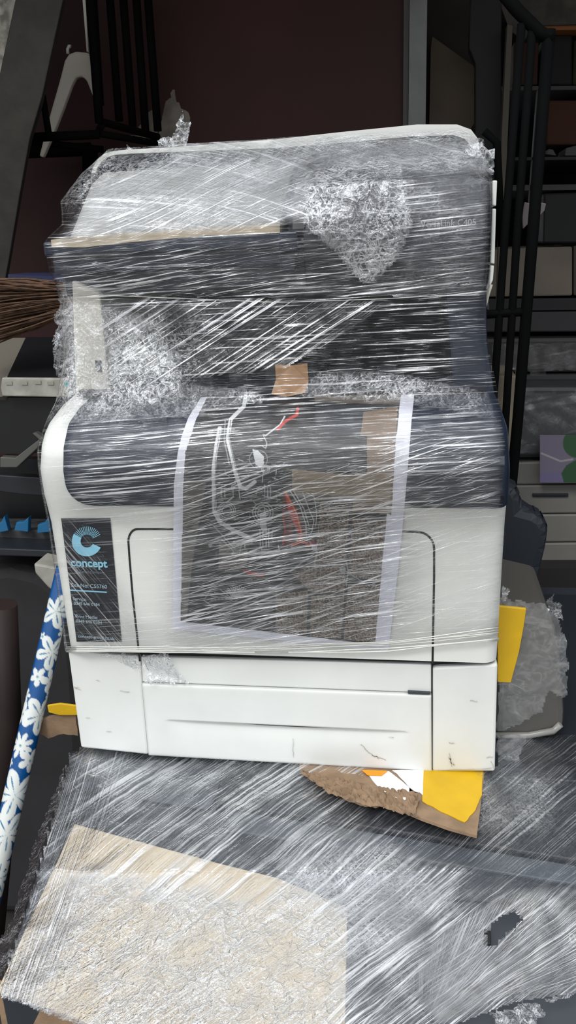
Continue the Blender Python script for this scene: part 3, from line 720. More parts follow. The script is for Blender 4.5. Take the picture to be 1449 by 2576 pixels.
# loose crumpled bits of film: a sheet between corner pixels, creased and ragged
def crumple(name, pl, y, m_, parent, depth=.012, n=26, dens=.8, cr_=.8, amp=.006, seed=0, ang=60, plane='y'):
    xs = [p[0] for p in pl]; ys = [p[1] for p in pl]; x0, x1, y0, y1 = min(xs), max(xs), min(ys), max(ys)
    NX = n; NY = max(6, int(n*(y1-y0)/(x1-x0+1e-6))); NY = min(NY, 90)
    gx, gy = np.meshgrid(np.linspace(x0, x1, NX), np.linspace(y0, y1, NY)); 
    P_ = Paint(gx, gy, (0, 0, 0)); 
    jx = np.array([[noise.noise(Vector((a*.05, b*.05, seed)))*6 for a, b in zip(r1, r2)] for r1, r2 in zip(gx, gy)])
    P_.X = gx+jx; P_.Y = gy+jx[::-1]; ins = P_.inside(pl); V = []
    for j in range(NY):
        for i in range(NX):
            p = at(gx[j, i], gy[j, i], y) if plane == 'y' else plane(gx[j, i], gy[j, i])
            q = Vector(p)*55; q.x += seed*3.1; d = amp*(noise.noise(q)+.6*abs(noise.noise(q*2.3)))
            o_ = amp*.5*noise.noise(q*1.7+Vector((5, 5, 5)))
            V.append((p[0]+o_, p[1]+(d if plane == 'y' else 0), p[2]+(o_ if plane == 'y' else abs(d))))
    c, s__ = math.cos(math.radians(ang)), math.sin(math.radians(ang)); U = (gx*c-gy*s__)*.00038; W_ = (-gx*s__-gy*c)*.00038
    return mesh_obj(name, V, grid_faces(NX, NY, ins.ravel()), m_, parent, smooth=True, uv=np.stack([U.ravel(), W_.ravel()], -1), attrs={'dens': np.full(gx.size, dens), 'crmp': np.full(gx.size, cr_)})
crumple('loose_film', [(1180, 335), (1205, 350), (1225, 365), (1252, 368), (1251, 400), (1243, 440), (1232, 446), (1200, 420), (1175, 380)], .10, F_cr, P, seed=1, amp=.012, n=24)
crumple('loose_film', [(430, 372), (432, 335), (452, 290), (458, 279), (470, 300), (482, 305), (474, 345), (468, 372)], .18, F_cr, P, seed=2, amp=.01, n=22, dens=1)
crumple('loose_film', [(388, 372), (392, 350), (412, 341), (432, 350), (440, 372)], .18, F_cr, P, seed=3, amp=.008, n=20, dens=1)
crumple('loose_film', [(314, 380), (318, 360), (330, 368), (338, 380)], .18, F_cr, P, seed=4, amp=.005, n=12, dens=1)
crumple('loose_film', [(186, 512), (196, 490), (222, 446), (236, 440), (225, 470), (205, 515)], .14, F_cr, P, seed=5, amp=.008, n=16, dens=.8)
crumple('loose_film', [(150, 705), (180, 708), (196, 860), (204, 930), (190, 960), (160, 1010), (148, 960), (130, 860), (134, 800), (146, 770)], .075, F_cr, P, seed=6, amp=.012, n=22, dens=.75, ang=80)
crumple('loose_film', [(245, 1641), (350, 1646), (354, 1690), (352, 1697), (325, 1684), (290, 1664)], -.003, F_cr, P, seed=7, amp=.004, n=34, dens=.75)
crumple('loose_film', [(356, 1648), (418, 1652), (440, 1680), (486, 1722), (440, 1724), (395, 1728), (362, 1712)], -.006, F_cr, P, seed=8, amp=.008, n=34, dens=1.3)
# gathered hem: ropes of film along the lower edge
mb = MB()
for k in range(7):
    o_ = random.uniform(-9, 9); pts = []
    for px in np.linspace(168, 1254, 40):
        hem = float(np.interp(px, [150, 420, 700, 980, 1260], [1640, 1640, 1642, 1632, 1602])); sp2 = 12+26*abs(px-300)/1000
        py = hem-6+o_*sp2/20+2.0*math.sin(px*.013+k); pts.append(oncov(px, min(py, 1641), .0075))
    mb.tube(pts, .0004+.0002*(k % 3), 5)
hem_b = mb; mb = MB()
for pts in ([(250, 742), (480, 752), (700, 761), (960, 752), (1100, 744), (1224, 742)],):
    pp_ = []
    for (a, b), (c, d) in zip(pts, pts[1:]):
        for t in np.linspace(0, 1, 8)[:-1]: pp_.append(hit(a+(c-a)*t, b+(d-b)*t, yflat, .002))
    mb.tube(pp_, .0003, 5)
rope_m = mat('gathered_film', (214, 214, 208), .25); hem_o = hem_b.build('film_hem', rope_m, P); mb.build('film_crease', rope_m, P)

# ------------------------------------------------------------------ the larger machine underneath
def ztop(y): return -.016 + .2*min(0., y)
def onbase(px, py, off=0.):
    d = ray(px, py); t = (ztop(1)+off-CAM[2])/d[2]; p = CAM+d*t
    if p[1] > 0: return p
    # plane z = -.016 + .2 y + off
    t = (-.016+off+.2*CAM[1]-CAM[2])/(d[2]-.2*d[1]); return CAM+d*t
Bm = thing('floor_copier', 'large dark grey machine wrapped in stretch film, carrying the white printer', 'photocopier', (.15, .15, FZ))
FL = onbase(-2, 2492); e1 = onbase(220, 2572)-FL; e1 /= np.linalg.norm(e1)
xr_ = .74
def ext(p, d, x): return p+d*((x-p[0])/d[0])
e1b = np.array([.985, -.12, -.024]); FR = ext(FL, e1b, xr_)
poly = [(-.222, .50), (-.222, .0), (FL[0], FL[1]), (FR[0], FR[1]), (xr_, .50)]
topv = [(x, y, ztop(y)) for x, y in poly]; zero = [(x, y, ztop(y)) for x, y in ((-.222, 0), (xr_, 0))]
V = [(-.222, .5, ztop(1)), (-.222, 0, ztop(0)), tuple(FL), tuple(FR), (xr_, 0, ztop(0)), (xr_, .5, ztop(1))]
n = len(V); V += [(v[0], v[1], FZ+.03) for v in V]
F = [(0, 1, 4, 5), (1, 2, 3, 4)]+[(i, i+n, (i+1) % n+n, (i+1) % n) for i in range(n)]+[tuple(range(2*n-1, n-1, -1))]
body = mesh_obj('cabinet', V, F, m_grm, Bm)
bv = body.modifiers.new('b', 'BEVEL'); bv.width = .004; bv.segments = 3; bv.limit_method = 'ANGLE'
L1a, L1b = onbase(540, 2020, .010), onbase(1449, 2164, .010); dL = (L1b-L1a)/(L1b-L1a)[0]
def base_prism(name, pts, h, m_, bev=.002):
    P0 = [np.array([p[0], p[1], ztop(p[1])-.004]) for p in pts]
    return MB().prism(P0, (0, 0, h+.004), bev).build(name, m_, Bm)
a1 = L1a; b1 = L1a+dL*(xr_-.01-L1a[0])
base_prism('scanner_lid', [(a1[0], a1[1]), (b1[0], b1[1]), (b1[0], 0)], .010, m_grmD) if False else None
lidp = [(a1[0], a1[1]), (b1[0], b1[1]), (b1[0], -.0005), (a1[0]+.0, -.0005)]
base_prism('lid_edge', lidp, .010, m_grmD)
base_prism('scanner_lid', [(a1[0], .0005), (b1[0], .0005), (b1[0], .45), (a1[0], .45)], .010, m_grmD)
c1 = onbase(1150, 2178, .005); c2 = onbase(1449, 2224, .005); dc = (c2-c1)/(c2-c1)[0]
a2 = c1+dc*(L1a[0]+.01-c1[0]); b2 = c1+dc*(xr_-.01-c1[0])
base_prism('front_bevel', [(a2[0], a2[1]), (b2[0], b2[1]), (b1[0], b1[1]-.0005), (a1[0]+.01, a1[1]-.0005)], .005, m_grmL, .0015)
c3 = onbase(1100, 2262, .001); c4 = onbase(1449, 2284, .001); d3 = (c4-c3)/(c4-c3)[0]; mbb = MB()
q0 = c3; q1 = c3+d3*(xr_-.03-c3[0]); w_ = np.array([0, -.0012, -.00024])
mbb.prism([q0+(0, 0, .0004), q1+(0, 0, .0004), q1+w_+(0, 0, .0004), q0+w_+(0, 0, .0004)], (0, 0, .0006)).build('panel_gap', m_blk, Bm)
# a recess with a black button, seen through the tear in the film
MB().prism([onbase(a, b, .0015) for a, b in ((1222, 2350), (1234, 2348), (1234, 2384), (1221, 2388))], (0, 0, .004), .0008).build('button', m_blk, Bm)
MB().prism([onbase(a, b, .0007) for a, b in ((190, 1905), (560, 1925), (545, 2010), (520, 2040), (210, 1990))], (0, 0, .0012), .0).build('pale_panel', m_grmL, Bm)
A = onbase(1432, 2372, .0012); B = onbase(1447, 2373, .0012)
ex = (B-A)/np.linalg.norm(B-A); upv = np.array([0, .98, .196]); text_obj('0', 'lettering', .012, A, ex, upv, m_txt, Bm)
# tan cardboard sheet lying over the left half of the machine, corner bent down
def crd(px, py, off=.004): return onbase(px, py, off)
cn = [crd(188, 2078), crd(560, 2180), crd(700, 2215), crd(874, 2290), crd(868, 2600), crd(500, 2650), crd(230, 2582), crd(-6, 2498)]
cbs = MB().prism(cn, (0, 0, .003), .001).build('cardboard_sheet', m_cardL); tag(cbs, 'large flat tan cardboard sheet under crinkled film at the front left of the grey machine', 'cardboard')
ed = MB(); q = [FL+np.array([-.005, .004, .005]), FL+np.array([.12, -.020, .0]), FL+np.array([.12, -.022, -.05]), FL+np.array([-.005, .002, -.05])]
ed.prism(q, (0, .002, 0)).build('folded_edge', m_card, cbs)
fl_txt = FL+np.array([.03, .012, .0085])

# film stretched over that machine
nxg, nyg = 190, 200
gx, gy = np.meshgrid(np.linspace(-60, 1640, nxg), np.linspace(1850, 2760, nyg))
Bp = np.zeros((nyg, nxg, 3))
for j in range(nyg):
    for i in range(nxg):
        px, py = gx[j, i], gy[j, i]; p = onbase(px, py, .0125 if py < 2200 else .0095)
        h = .0022*fnoise(p, 26)+.0012*fnoise(p, 70, 4)
        rr = fnoise((p[0]*.79-p[1]*.61, 0, 0), 60, 2) ; h += .0012*rr
        Bp[j, i] = (p[0], p[1], p[2]+h)
PXb, PYb = gx, gy
def left_edge(py): return np.interp(py, [1878, 1900, 1950, 2130, 2300, 2500], [205, 172, 158, 112, 62, -6])
def base_layer(masks, ang, off, crmp=0., m_=None, uvf=None, warp=0., cut=.01):
    dens = np.zeros_like(PXb)
    for fn in masks: dens = np.maximum(dens, fn(PXb, PYb))
    dens = np.where(PXb < left_edge(PYb), 0, dens)
    low = np.interp(PXb, [0, 820, 1190, 1300, 1449, 1700], [2900, 2700, 2562, 2525, 2500, 2440]); dens = np.where(PYb > low, 0, dens)
    dens = np.where((PXb < 500) & (PYb > 2512+(PXb)*.36), 0, dens)
    hole = Paint(PXb+4*np.sin(PYb*.3), PYb, (0, 0, 0)).inside([(1228, 2345), (1250, 2318), (1285, 2302), (1309, 2306), (1304, 2328), (1270, 2352), (1250, 2372), (1246, 2384), (1230, 2382)]); dens = np.where(hole, 0, dens)
    dens = np.where((PYb < np.interp(PXb, [200, 380, 1086, 1245, 1246, 1500], [1872, 1890, 1930, 1930, 1500, 1500])), 0, dens)
    X = PXb*.00038; Y = -PYb*.00038; c, s__ = math.cos(math.radians(ang)), math.sin(math.radians(ang))
    U, Vv = (X*c+Y*s__, -X*s__+Y*c) if uvf is None else uvf(PXb, PYb)
    if warp: Vv = Vv+warp*.01*np.sin(U*15+Vv*22)
    p = Bp.copy(); p[..., 2] += off
    cr_ = crmp(PXb, PYb) if callable(crmp) else np.full(dens.size, crmp)
    return mesh_obj('film_layer', p.reshape(-1, 3), grid_faces(nxg, nyg, (dens > cut).ravel()), m_, Bm, smooth=True, uv=np.stack([U.ravel()+off*900, Vv.ravel()], -1), attrs={'dens': dens.ravel(), 'crmp': np.clip(np.asarray(cr_).ravel(), 0, 1)})
FB = film_mat('machine_film', haze=.015, streak=.85, gloss=.05, fA=(5, 480), fB=(16, 1200), rough=.15, th=(.56, .63))
FB2 = film_mat('machine_film_coarse', haze=.01, streak=.85, gloss=.05, fA=(2.5, 220), fB=(8, 600), rough=.18, th=(.56, .64))
FBc = film_mat('machine_film_crumpled', haze=.03, streak=.85, gloss=.08, bs=.9, rough=.16, crs=130)
big = poly_m([(-80, 2560), (60, 2200), (190, 2070), (560, 2160), (900, 2260), (1150, 2190), (1500, 2240), (1700, 2300), (1700, 2800), (-80, 2800)], 60, 1.)
bl_ = []
bl_.append(base_layer([box_m(-200, 1700, 1800, 2900, 10, .32), lambda X, Y: big(X, Y)*(1-.35*(X < 860))], 38, 0., .15, FB, warp=.3))
bl_.append(base_layer([poly_m([(-80, 2500), (200, 2150), (560, 2230), (860, 2290), (900, 2500), (860, 2800), (-80, 2800)], 60, .9), poly_m([(700, 2150), (1000, 2100), (1150, 2280), (1000, 2400), (860, 2450), (640, 2300)], 60, .75), box_m(1160, 1960, 1380, 2080, 30, .35)], 30, .0012, .8, FBc))
bl_.append(base_layer([poly_m([(170, 1890), (560, 1930), (900, 2000), (900, 2080), (1250, 2200), (1000, 2330), (400, 2300), (150, 2200)], 40, .7), box_m(500, 1930, 900, 2120, 40, .8)], 34, .0024, .05, FB2, warp=.5))
bl_.append(base_layer([lambda X, Y: .9*(1-ss(60, 190, X-left_edge(Y)))*ss(1880, 1960, Y)], 72, .003, .1, FB, warp=.3))
def fanuv(X, Y):
    dx, dy = X-1060, 2606-Y; r = np.hypot(dx, dy)*.00038; a_ = np.arctan2(dy, dx); return r, a_*.28
bl_.append(base_layer([poly_m([(1100, 2590), (1000, 2480), (1120, 2330), (1300, 2240), (1700, 2200), (1700, 2460), (1449, 2502), (1300, 2525)], 30, .95)], 0, .0036, .0, FB, uvf=fanuv))
bl_.append(base_layer([poly_m([(640, 2100), (900, 2080), (1160, 2200), (1160, 2420), (900, 2700), (760, 2700), (800, 2400)], 70, .6)], 44, .0048, .1, FB2, warp=.6))
mw_ = join(bl_, 'plastic_wrap'); mw_['label'] = 'crinkled clear stretch film over the top of the grey machine'
# film hanging off the left edge, and scraps at the lower right
def sidep(px, py):
    return onbase(max(px, float(left_edge(py))), py, .008)+np.array([-.00035*max(0, float(left_edge(py))-px), .0, -.0003*max(0, float(left_edge(py))-px)])
crumple('loose_film', [(168, 1900), (172, 1960), (135, 2060), (112, 2140), (60, 2320), (10, 2460), (-20, 2500), (-20, 2330), (20, 2290), (60, 2130), (100, 2040), (140, 1960)], 0, film_mat('side_film', haze=.05, streak=.2, gloss=.05, gs=.1, bs=.4), Bm, seed=11, dens=.6, n=24, plane=sidep, amp=.004, ang=70)
for k, pl in enumerate(([(1228, 2552), (1300, 2530), (1330, 2520), (1358, 2526), (1372, 2560), (1350, 2590), (1250, 2600)], [(1362, 2518), (1449, 2496), (1446, 2508), (1420, 2520), (1400, 2524), (1372, 2520)])):
    crumple('loose_film', pl, 0, F_cr, Bm, seed=20+k, dens=.8, n=30, plane=lambda a, b: onbase(a, b, .006), amp=.008)
crumple('loose_film', [(1260, 1480), (1270, 1470), (1284, 1485), (1274, 1510), (1262, 1520)], .02, F_cr, P, seed=30, dens=.8, n=12)

# torn cardboard under the printer with its yellow and white print
mb = MB(); zc = -.0062
def tear(pl, jit, k=5):
    out = []
    for i, p in enumerate(pl):
        q = pl[(i+1) % len(pl)]
        for t in range(k): out.append((p[0]+(q[0]-p[0])*t/k+random.uniform(-jit, jit), p[1]+(q[1]-p[1])*t/k+random.uniform(-jit, jit)))
    return out
front = [(752, 1935), (790, 1960), (826, 1992), (862, 2008), (900, 2022), (930, 2031), (962, 2030), (1000, 2038), (1050, 2052), (1060, 2065), (1130, 2090), (1199, 2109), (1208, 2040), (1219, 1944)]
edge = tear(front[:9], 3, 4)+front[9:]
sheet_pts = [atz(a, b, zc) for a, b in edge]+[np.array([.21, .02, zc]), np.array([.205, .32, zc]), np.array([-.20, .34, zc]), np.array([-.21, .12, zc]), np.array([-.02, .08, zc]), np.array([.02, .02, zc])]
tc_ = MB().prism(sheet_pts, (0, 0, .003)).build('torn_cardboard', m_card); tag(tc_, 'torn brown cardboard with yellow and white print, sticking out under the front of the printer', 'cardboard')
MB().prism([atz(a, b, zc+.0032) for a, b in tear([(1064, 1938), (1215, 1940), (1212, 2000), (1196, 2040), (1169, 2071), (1110, 2043), (1063, 2018)], 1.2, 4)], (0, 0, .0008)).build('yellow_print', m_yel, tc_)
MB().prism([atz(a, b, zc+.0032) for a, b in tear([(915, 1938), (980, 1942), (1030, 1985), (1024, 2015), (1000, 2010), (960, 1990), (928, 1952)], 2, 3)], (0, 0, .0008)).build('white_print', m_paperw, tc_)
MB().prism([atz(a, b, zc+.0034) for a, b in tear([(985, 1938), (1064, 1940), (1062, 2000), (1040, 1990), (1005, 1955)], 2, 3)], (0, 0, .0008)).build('white_print', m_paperw, tc_)
MB().prism([atz(a, b, zc+.0044) for a, b in ((910, 1938), (975, 1940), (960, 1952), (925, 1951))], (0, 0, .0006)).build('orange_print', m_orange, tc_)
# crumpled ply standing proud along the torn edge
rgx = random.Random(3)
V = []; Fc = []; nn = 60; rows_ = 12
for i in range(nn):
    t = i/(nn-1); px = 760+t*290; py0 = 1945+t*55; py1 = np.interp(px, [752, 826, 900, 962, 1050], [1945, 1996, 2026, 2034, 2060])
    for j in range(rows_):
        s_ = j/(rows_-1); b_ = py0+(py1-py0)*s_; q = atz(px+9*noise.noise(Vector((i*.3, j*.5, 0))), b_, zc+.003)
        z_ = .0065*abs(noise.noise(Vector((i*.22+j*.1, j*.55, 3))))+.003*noise.noise(Vector((i*.7, j*1.1, 8)))+.001; V.append((q[0], q[1], q[2]+max(0, z_)))
pl_ = mesh_obj('torn_ply', V, grid_faces(rows_, nn), m_card, tc_); pl_.modifiers.new('s', 'SOLIDIFY').thickness = .0008
# its left end, behind the printer's foot
lc = MB(); lc.prism([at(a, b, .06) for a, b in tear([(105, 1808), (150, 1800), (190, 1800), (196, 1852), (160, 1846), (120, 1856), (100, 1846)], 2, 3)], (0, .004, 0))
lco = lc.build('crumpled_cardboard', m_card); tag(lco, 'crumpled brown cardboard with a yellow strip, left of the printer foot beside the blue pole', 'cardboard')
MB().prism([at(a, b, .055) for a, b in ((118, 1775), (150, 1770), (196, 1776), (198, 1800), (150, 1800), (122, 1793))], (0, .003, 0), .001).build('yellow_print', m_yel, lco)

# grey tray lump wrapped in film to the right of the printer, yellow card tucked behind it
T = thing('wrapped_tray', 'smoky grey plastic tray wrapped in clear film, right of the printer on the grey machine', 'tray', (.29, .16, -.01))
pl = [(1254, 1536), (1395, 1570), (1412, 1660), (1420, 1790), (1418, 1832), (1398, 1856), (1330, 1862), (1250, 1852)]
m_smoke = mat('smoky_grey_plastic', (84, 82, 78), .3)
MB().prism([at(a, b, .07) for a, b in pl], (0, .16, .0), .006).build('tray_shell', m_smoke, T)
MB().tube([at(a, b, .068) for a, b in ((1240, 1850), (1330, 1850), (1392, 1838), (1410, 1822))], .0035, 8).build('tray_rim', mat('pale_smoke_rim', (140, 138, 134), .3), T)
crumple('plastic_wrap', [(1256, 1484), (1262, 1500), (1330, 1512), (1376, 1520), (1402, 1545), (1425, 1600), (1432, 1720), (1420, 1760), (1380, 1740), (1368, 1790), (1300, 1830), (1254, 1845), (1250, 1900)], .055, film_mat('tray_film', haze=.16, streak=.25, gloss=.06, bs=.3, gs=.1, crs=40), T, seed=41, dens=.7, n=46, amp=.004)
crumple('loose_film', [(1376, 1545), (1378, 1510), (1388, 1493), (1402, 1512), (1420, 1524), (1415, 1560)], .055, F_cr, T, seed=42, dens=.9, n=16)
crumple('loose_film', [(1250, 1842), (1330, 1850), (1310, 1900), (1290, 1960), (1240, 2060), (1228, 2060), (1248, 1900)], .03, film_mat('tray_film_low', haze=.16, streak=.25, gloss=.05, bs=.4, gs=.1), T, seed=43, dens=.6, n=24, amp=.008)
yc = MB().prism([at(a, b, .052) for a, b in ((1252, 1524), (1262, 1526), (1324, 1532), (1318, 1575), (1306, 1640), (1285, 1718), (1252, 1716))], (0, .004, 0), .0008).build('yellow_card', m_yel); tag(yc, 'bent yellow cardboard piece standing just right of the printer, against the wrapped tray', 'cardboard')

# ------------------------------------------------------------------ blue pole with white flowers
pa, pb = at(168, 1428, .13), at(20, 2068, .005); ax = (pb-pa); Ln = np.linalg.norm(ax); ax /= Ln; ext_ = (pa[2]-FZ)/(-ax[2])
R_ = .0118; tocam = CAM-(pa+pb)/2; nrm = tocam-ax*tocam.dot(ax); nrm /= np.linalg.norm(nrm); sdv = np.cross(nrm, ax)  # to the right seen from the camera?
if sdv@RT < 0: sdv = -sdv
nL, nA = 900, 72; ll = np.linspace(0, ext_, nL); aa = np.linspace(0, 2*PI, nA)
AA, LL = np.meshgrid(aa, ll)
AC = np.where(AA > PI, AA-2*PI, AA)*R_*1000  # mm round the girth, 0 faces the camera
p2 = Paint(AC, LL*1000, (14, 78, 138))
c0 = pxof(pa); 
def flower(px, py, rpx, n_, rot, veins=True, big_=True):
    # nearest point on the pole axis, in mm
    best = min(((np.hypot(*(np.array(pxof(pa+ax*t))-(px, py))), t) for t in np.linspace(0, Ln*1.2, 500)))
    q = pa+ax*best[1]; k = np.linalg.norm(q-CAM)/FPX*1000  # mm per px
    off_ = np.dot((np.array((px, py))-pxof(q)), (1, 0))*k; off_ = np.clip(off_/11.8, -.97, .97); a0 = math.asin(off_)*11.8; r = rpx*k
    X, Y = AC-a0, LL*1000-best[1]*1000; th = np.arctan2(Y, X)-rot; rr = np.hypot(X, Y)
    pr_ = r*(.30+.70*np.abs(np.cos(th*n_/2))**.8); p2.put(np.clip((pr_-rr)*1.6+.5, 0, 1), (222, 226, 222))
    if veins:
        d_ = np.abs(np.sin((th)*n_/2))*rr/(n_/2); w_ = .9*np.clip(1-np.abs(rr/r-.5)/.4, 0, 1)+.15
        p2.put(np.clip((w_-d_)*2+.3, 0, 1)*(rr < .72*r)*(np.abs(np.cos(th*n_/2)) > .3), (34, 112, 150))
    else: p2.disc(a0, best[1]*1000, 1.2, (110, 150, 160))
s3 = 1/3.22
for fx, fy, fr, fn_, rot, ve in ((455, 440, 135, 5, 1.2, 1), (418, 770, 138, 5, .3, 1), (308, 965, 74, 5, .2, 0), (405, 1005, 92, 5, .6, 0), (320, 1280, 150, 5, .2, 1), (195, 1265, 100, 5, .9, 0), (172, 1515, 100, 8, .3, 0), (240, 1645, 90, 5, .1, 0),
    (125, 1915, 190, 5, .5, 1), (65, 2230, 165, 5, .2, 1), (20, 2450, 100, 5, .4, 0), (350, 640, 34, 5, 0, 0), (500, 610, 50, 5, 0, 0), (225, 1110, 50, 5, 0, 0), (385, 1120, 40, 5, 0, 0), (85, 1650, 34, 5, 0, 0), (-20, 2640, 150, 5, 1, 1)):
    flower(fx*s3, 1400+fy*s3, fr*s3, fn_, rot, bool(ve))
V = (pa[None, None]+LL[..., None]*ax+R_*(np.cos(AA)[..., None]*nrm+np.sin(AA)[..., None]*sdv)).reshape(-1, 3)
pole = mesh_obj('floral_pole', V, grid_faces(nA, nL), attr_mat('floral_plastic_sleeve', .3), smooth=True, cols=p2.C.reshape(-1, 3))
tag(pole, 'slanting blue pole patterned with white flowers, leaning at the left of the printer', 'pole')
me = pole.data; 

# ------------------------------------------------------------------ background, left
bm_ = MB()
bq = [at(a, b, .66) for a, b in ((172, -60), (159, 0), (135, 110), (107, 240), (75, 350), (50, 490), (25, 640), (8, 735), (-60, 1100), (-190, 1100), (-120, 735), (-60, 450), (3, 170), (39, 0), (48, -60))]
beam = bm_.prism(bq, (-.03, .07, 0), .002).build('slanted_post', mat('weathered_brown_metal', (46, 42, 37), .8, nscale=40, namt=.2, bump=.3, bscale=120)); tag(beam, 'weathered dark brown post slanting across the top left corner', 'post')
wl = MB().prism([at(a, b, .76) for a, b in ((-120, -60), (60, -60), (39, 0), (3, 170), (-30, 400), (-140, 400))], (-.01, .05, 0)).build('pale_board', mat('stained_white_board', (190, 184, 172), .85, nscale=70, namt=.35)); tag(wl, 'stained whitish board behind the slanted post in the top left corner', 'board')
# wire rack on the maroon wall
R0 = thing('wire_rack', 'black metal wire rack hanging on the maroon wall beside the white hanger', 'rack', at(330, 330, .93))
yr = .90
def bar(pts, r, nm='rack_bar', parent=R0, m_=m_black): return MB().tube([at(*p_) for p_ in pts], r, 8).build(nm, m_, parent)
bar([(222, -60, .80), (250, 310, .80)], .008, 'frame_post'); bar([(232, -60, .82), (254, 265, .82)], .006, 'frame_post')
for x0, x1, y1 in ((272, 300, 305), (306, 334, 318), (339, 366, 330), (368, 397, 330)): bar([(x0, -60, yr), (x1, y1, yr)], .0075)
bar([(75, 346, .76), (250, 338, .80)], .0075, 'bottom_rail'); bar([(250, 325, .80), (262, 308, .82), (398, 345, .93)], .0065, 'bottom_rail'); bar([(80, 356, .86), (260, 376, .92)], .006, 'bottom_rail'); bar([(250, 336, .8), (400, 362, .93)], .006, 'bottom_rail')
bar([(107, 240, .76), (124, 345, .76)], .006); bar([(60, 382, .93), (230, 375, .96)], .012, 'shelf_edge')
MB().prism([at(a, b, .815) for a, b in ((203, -60), (212, -60), (222, 130), (218, 130))], (0, .01, 0)).build('white_strip', m_cream, R0)
bkt = bar([(226, 380, .95), (230, 520, .95)], .016, 'bracket')
# white hanger
hg = MB().prism([at(a, b, .85) for a, b in ((222, 132), (190, 129), (172, 136), (162, 152), (150, 200), (120, 305), (98, 392), (108, 397), (113, 385), (135, 335), (160, 270), (180, 215), (190, 196), (205, 192), (217, 202), (232, 240), (240, 270), (246, 270), (240, 180))], (0, .012, 0), .003).build('clothes_hanger', mat('hanger_white', (205, 198, 186), .5)); tag(hg, 'white plastic clothes hanger hanging at the wire rack', 'hanger')
MB().tube([at(a, b, .856) for a, b in ((171, 136), (170, 124), (174, 116), (178, 117))], .003, 6).build('hook', m_cream, hg)
# broom bristles
Br = MB(); rgb = random.Random(5)
root = at(215, 775, .45)
for k in range(520):
    tx, ty = -60+rgb.uniform(-30, 60), rgb.uniform(700, 862); e_ = at(tx, ty, .42+rgb.uniform(-.03, .03)); r0 = at(190, 752+(ty-780)*.42+rgb.uniform(-6, 6), .45+rgb.uniform(-.02, .02))
    mid = (e_+r0)/2+np.array([0, 0, rgb.uniform(-.004, .006)]); Br.tube([r0, mid, e_], .0011, 4, cap=False)
bro = thing('broom', 'brown bristle broom head lying sideways left of the printer under its dark scanner edge', 'broom', root)
brs = Br.build('bristles', mat('brown_bristle', (104, 76, 56), .8, nscale=80, namt=.3), bro); brs['kind'] = 'stuff'
MB().prism([at(a, b, .45) for a, b in ((182, 745), (215, 742), (215, 800), (182, 796))], (0, .03, 0), .004).build('broom_cap', m_navyD, bro)
blu = MB().prism([at(a, b, .62) for a, b in ((20, 690), (190, 698), (190, 770), (20, 720))], (0, .1, 0)).build('blue_box', mat('dark_blue_board', (34, 40, 74), .7)); tag(blu, 'dark blue box edge behind the broom bristles', 'box')
# second machine on the left
Sm = thing('desktop_scanner', 'off-white desktop machine with dark top, left of the printer below the broom', 'scanner', at(80, 1000, .5))
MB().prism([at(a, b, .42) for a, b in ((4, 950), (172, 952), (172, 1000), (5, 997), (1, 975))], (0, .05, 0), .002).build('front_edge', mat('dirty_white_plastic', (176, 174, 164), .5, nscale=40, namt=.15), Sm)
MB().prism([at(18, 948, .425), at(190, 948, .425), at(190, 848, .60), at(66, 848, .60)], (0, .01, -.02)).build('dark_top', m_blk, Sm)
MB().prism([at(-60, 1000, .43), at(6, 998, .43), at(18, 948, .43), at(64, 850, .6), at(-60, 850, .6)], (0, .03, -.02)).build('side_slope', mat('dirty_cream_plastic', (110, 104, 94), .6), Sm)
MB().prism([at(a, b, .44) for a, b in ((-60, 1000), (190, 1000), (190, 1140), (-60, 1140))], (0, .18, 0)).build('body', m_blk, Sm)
slab('teal_sticker', [(160, 962), (174, 960), (174, 972), (163, 974)], .415, .002, mat('teal', (70, 150, 150), .5), Sm)
for k, (a0, b0_) in enumerate(((14, 964), (52, 964), (86, 962), (118, 964))): slab('grey_mark', [(a0, b0_-4), (a0+16, b0_-4), (a0+17, b0_+4), (a0+1, b0_+4)], .4185, .0022, mat('grey_mark', (150, 150, 138), .6), Sm)
# clutter below: bracket, rails, blue clips on a shelf
ck = thing('steel_bracket', 'pale metal bracket lying in the dark clutter left of the printer', 'bracket', at(60, 1160, .44))
MB().prism([at(a, b, .43) for a, b in ((0, 1150), (38, 1152), (100, 1104), (104, 1118), (42, 1176), (0, 1176))], (0, .02, 0), .001).build('arm', mat('dull_metal', (96, 96, 92), .5, .3), ck)
MB().prism([at(a, b, .43) for a, b in ((82, 1090), (90, 1088), (112, 1102), (132, 1066), (140, 1070), (122, 1112), (104, 1110))], (0, .015, 0)).build('clip', mat('dull_metal', (96, 96, 92)), ck)
Sh = thing('parts_shelf', 'dark shelf of grey machine parts with blue clips, left of the printer sticker', 'shelf', at(60, 1390, .5))
MB().prism([at(a, b, .47) for a, b in ((-80, 1376), (170, 1386), (170, 1404), (-80, 1396))], (0, .3, 0), .002).build('shelf_board', m_grmD, Sh)
MB().prism([at(a, b, .53) for a, b in ((-80, 1190), (112, 1202), (125, 1232), (140, 1250), (60, 1245), (-80, 1228))], (0, .02, 0), .002).build('parts_rail', m_grmD, Sh)
MB().prism([at(a, b, .52) for a, b in ((-80, 1330), (170, 1334), (170, 1376), (-80, 1372))], (0, .06, 0), .003).build('parts_tray', mat('parts_grey', (74, 76, 78), .6, nscale=40, namt=.5), Sh)
MB().prism([at(a, b, .60) for a, b in ((-80, 1155), (200, 1155), (200, 1370), (-80, 1370))], (0, .02, 0)).build('shelf_back', m_blk, Sh)
cgrp = 'blue clips on the parts shelf'
proto = None
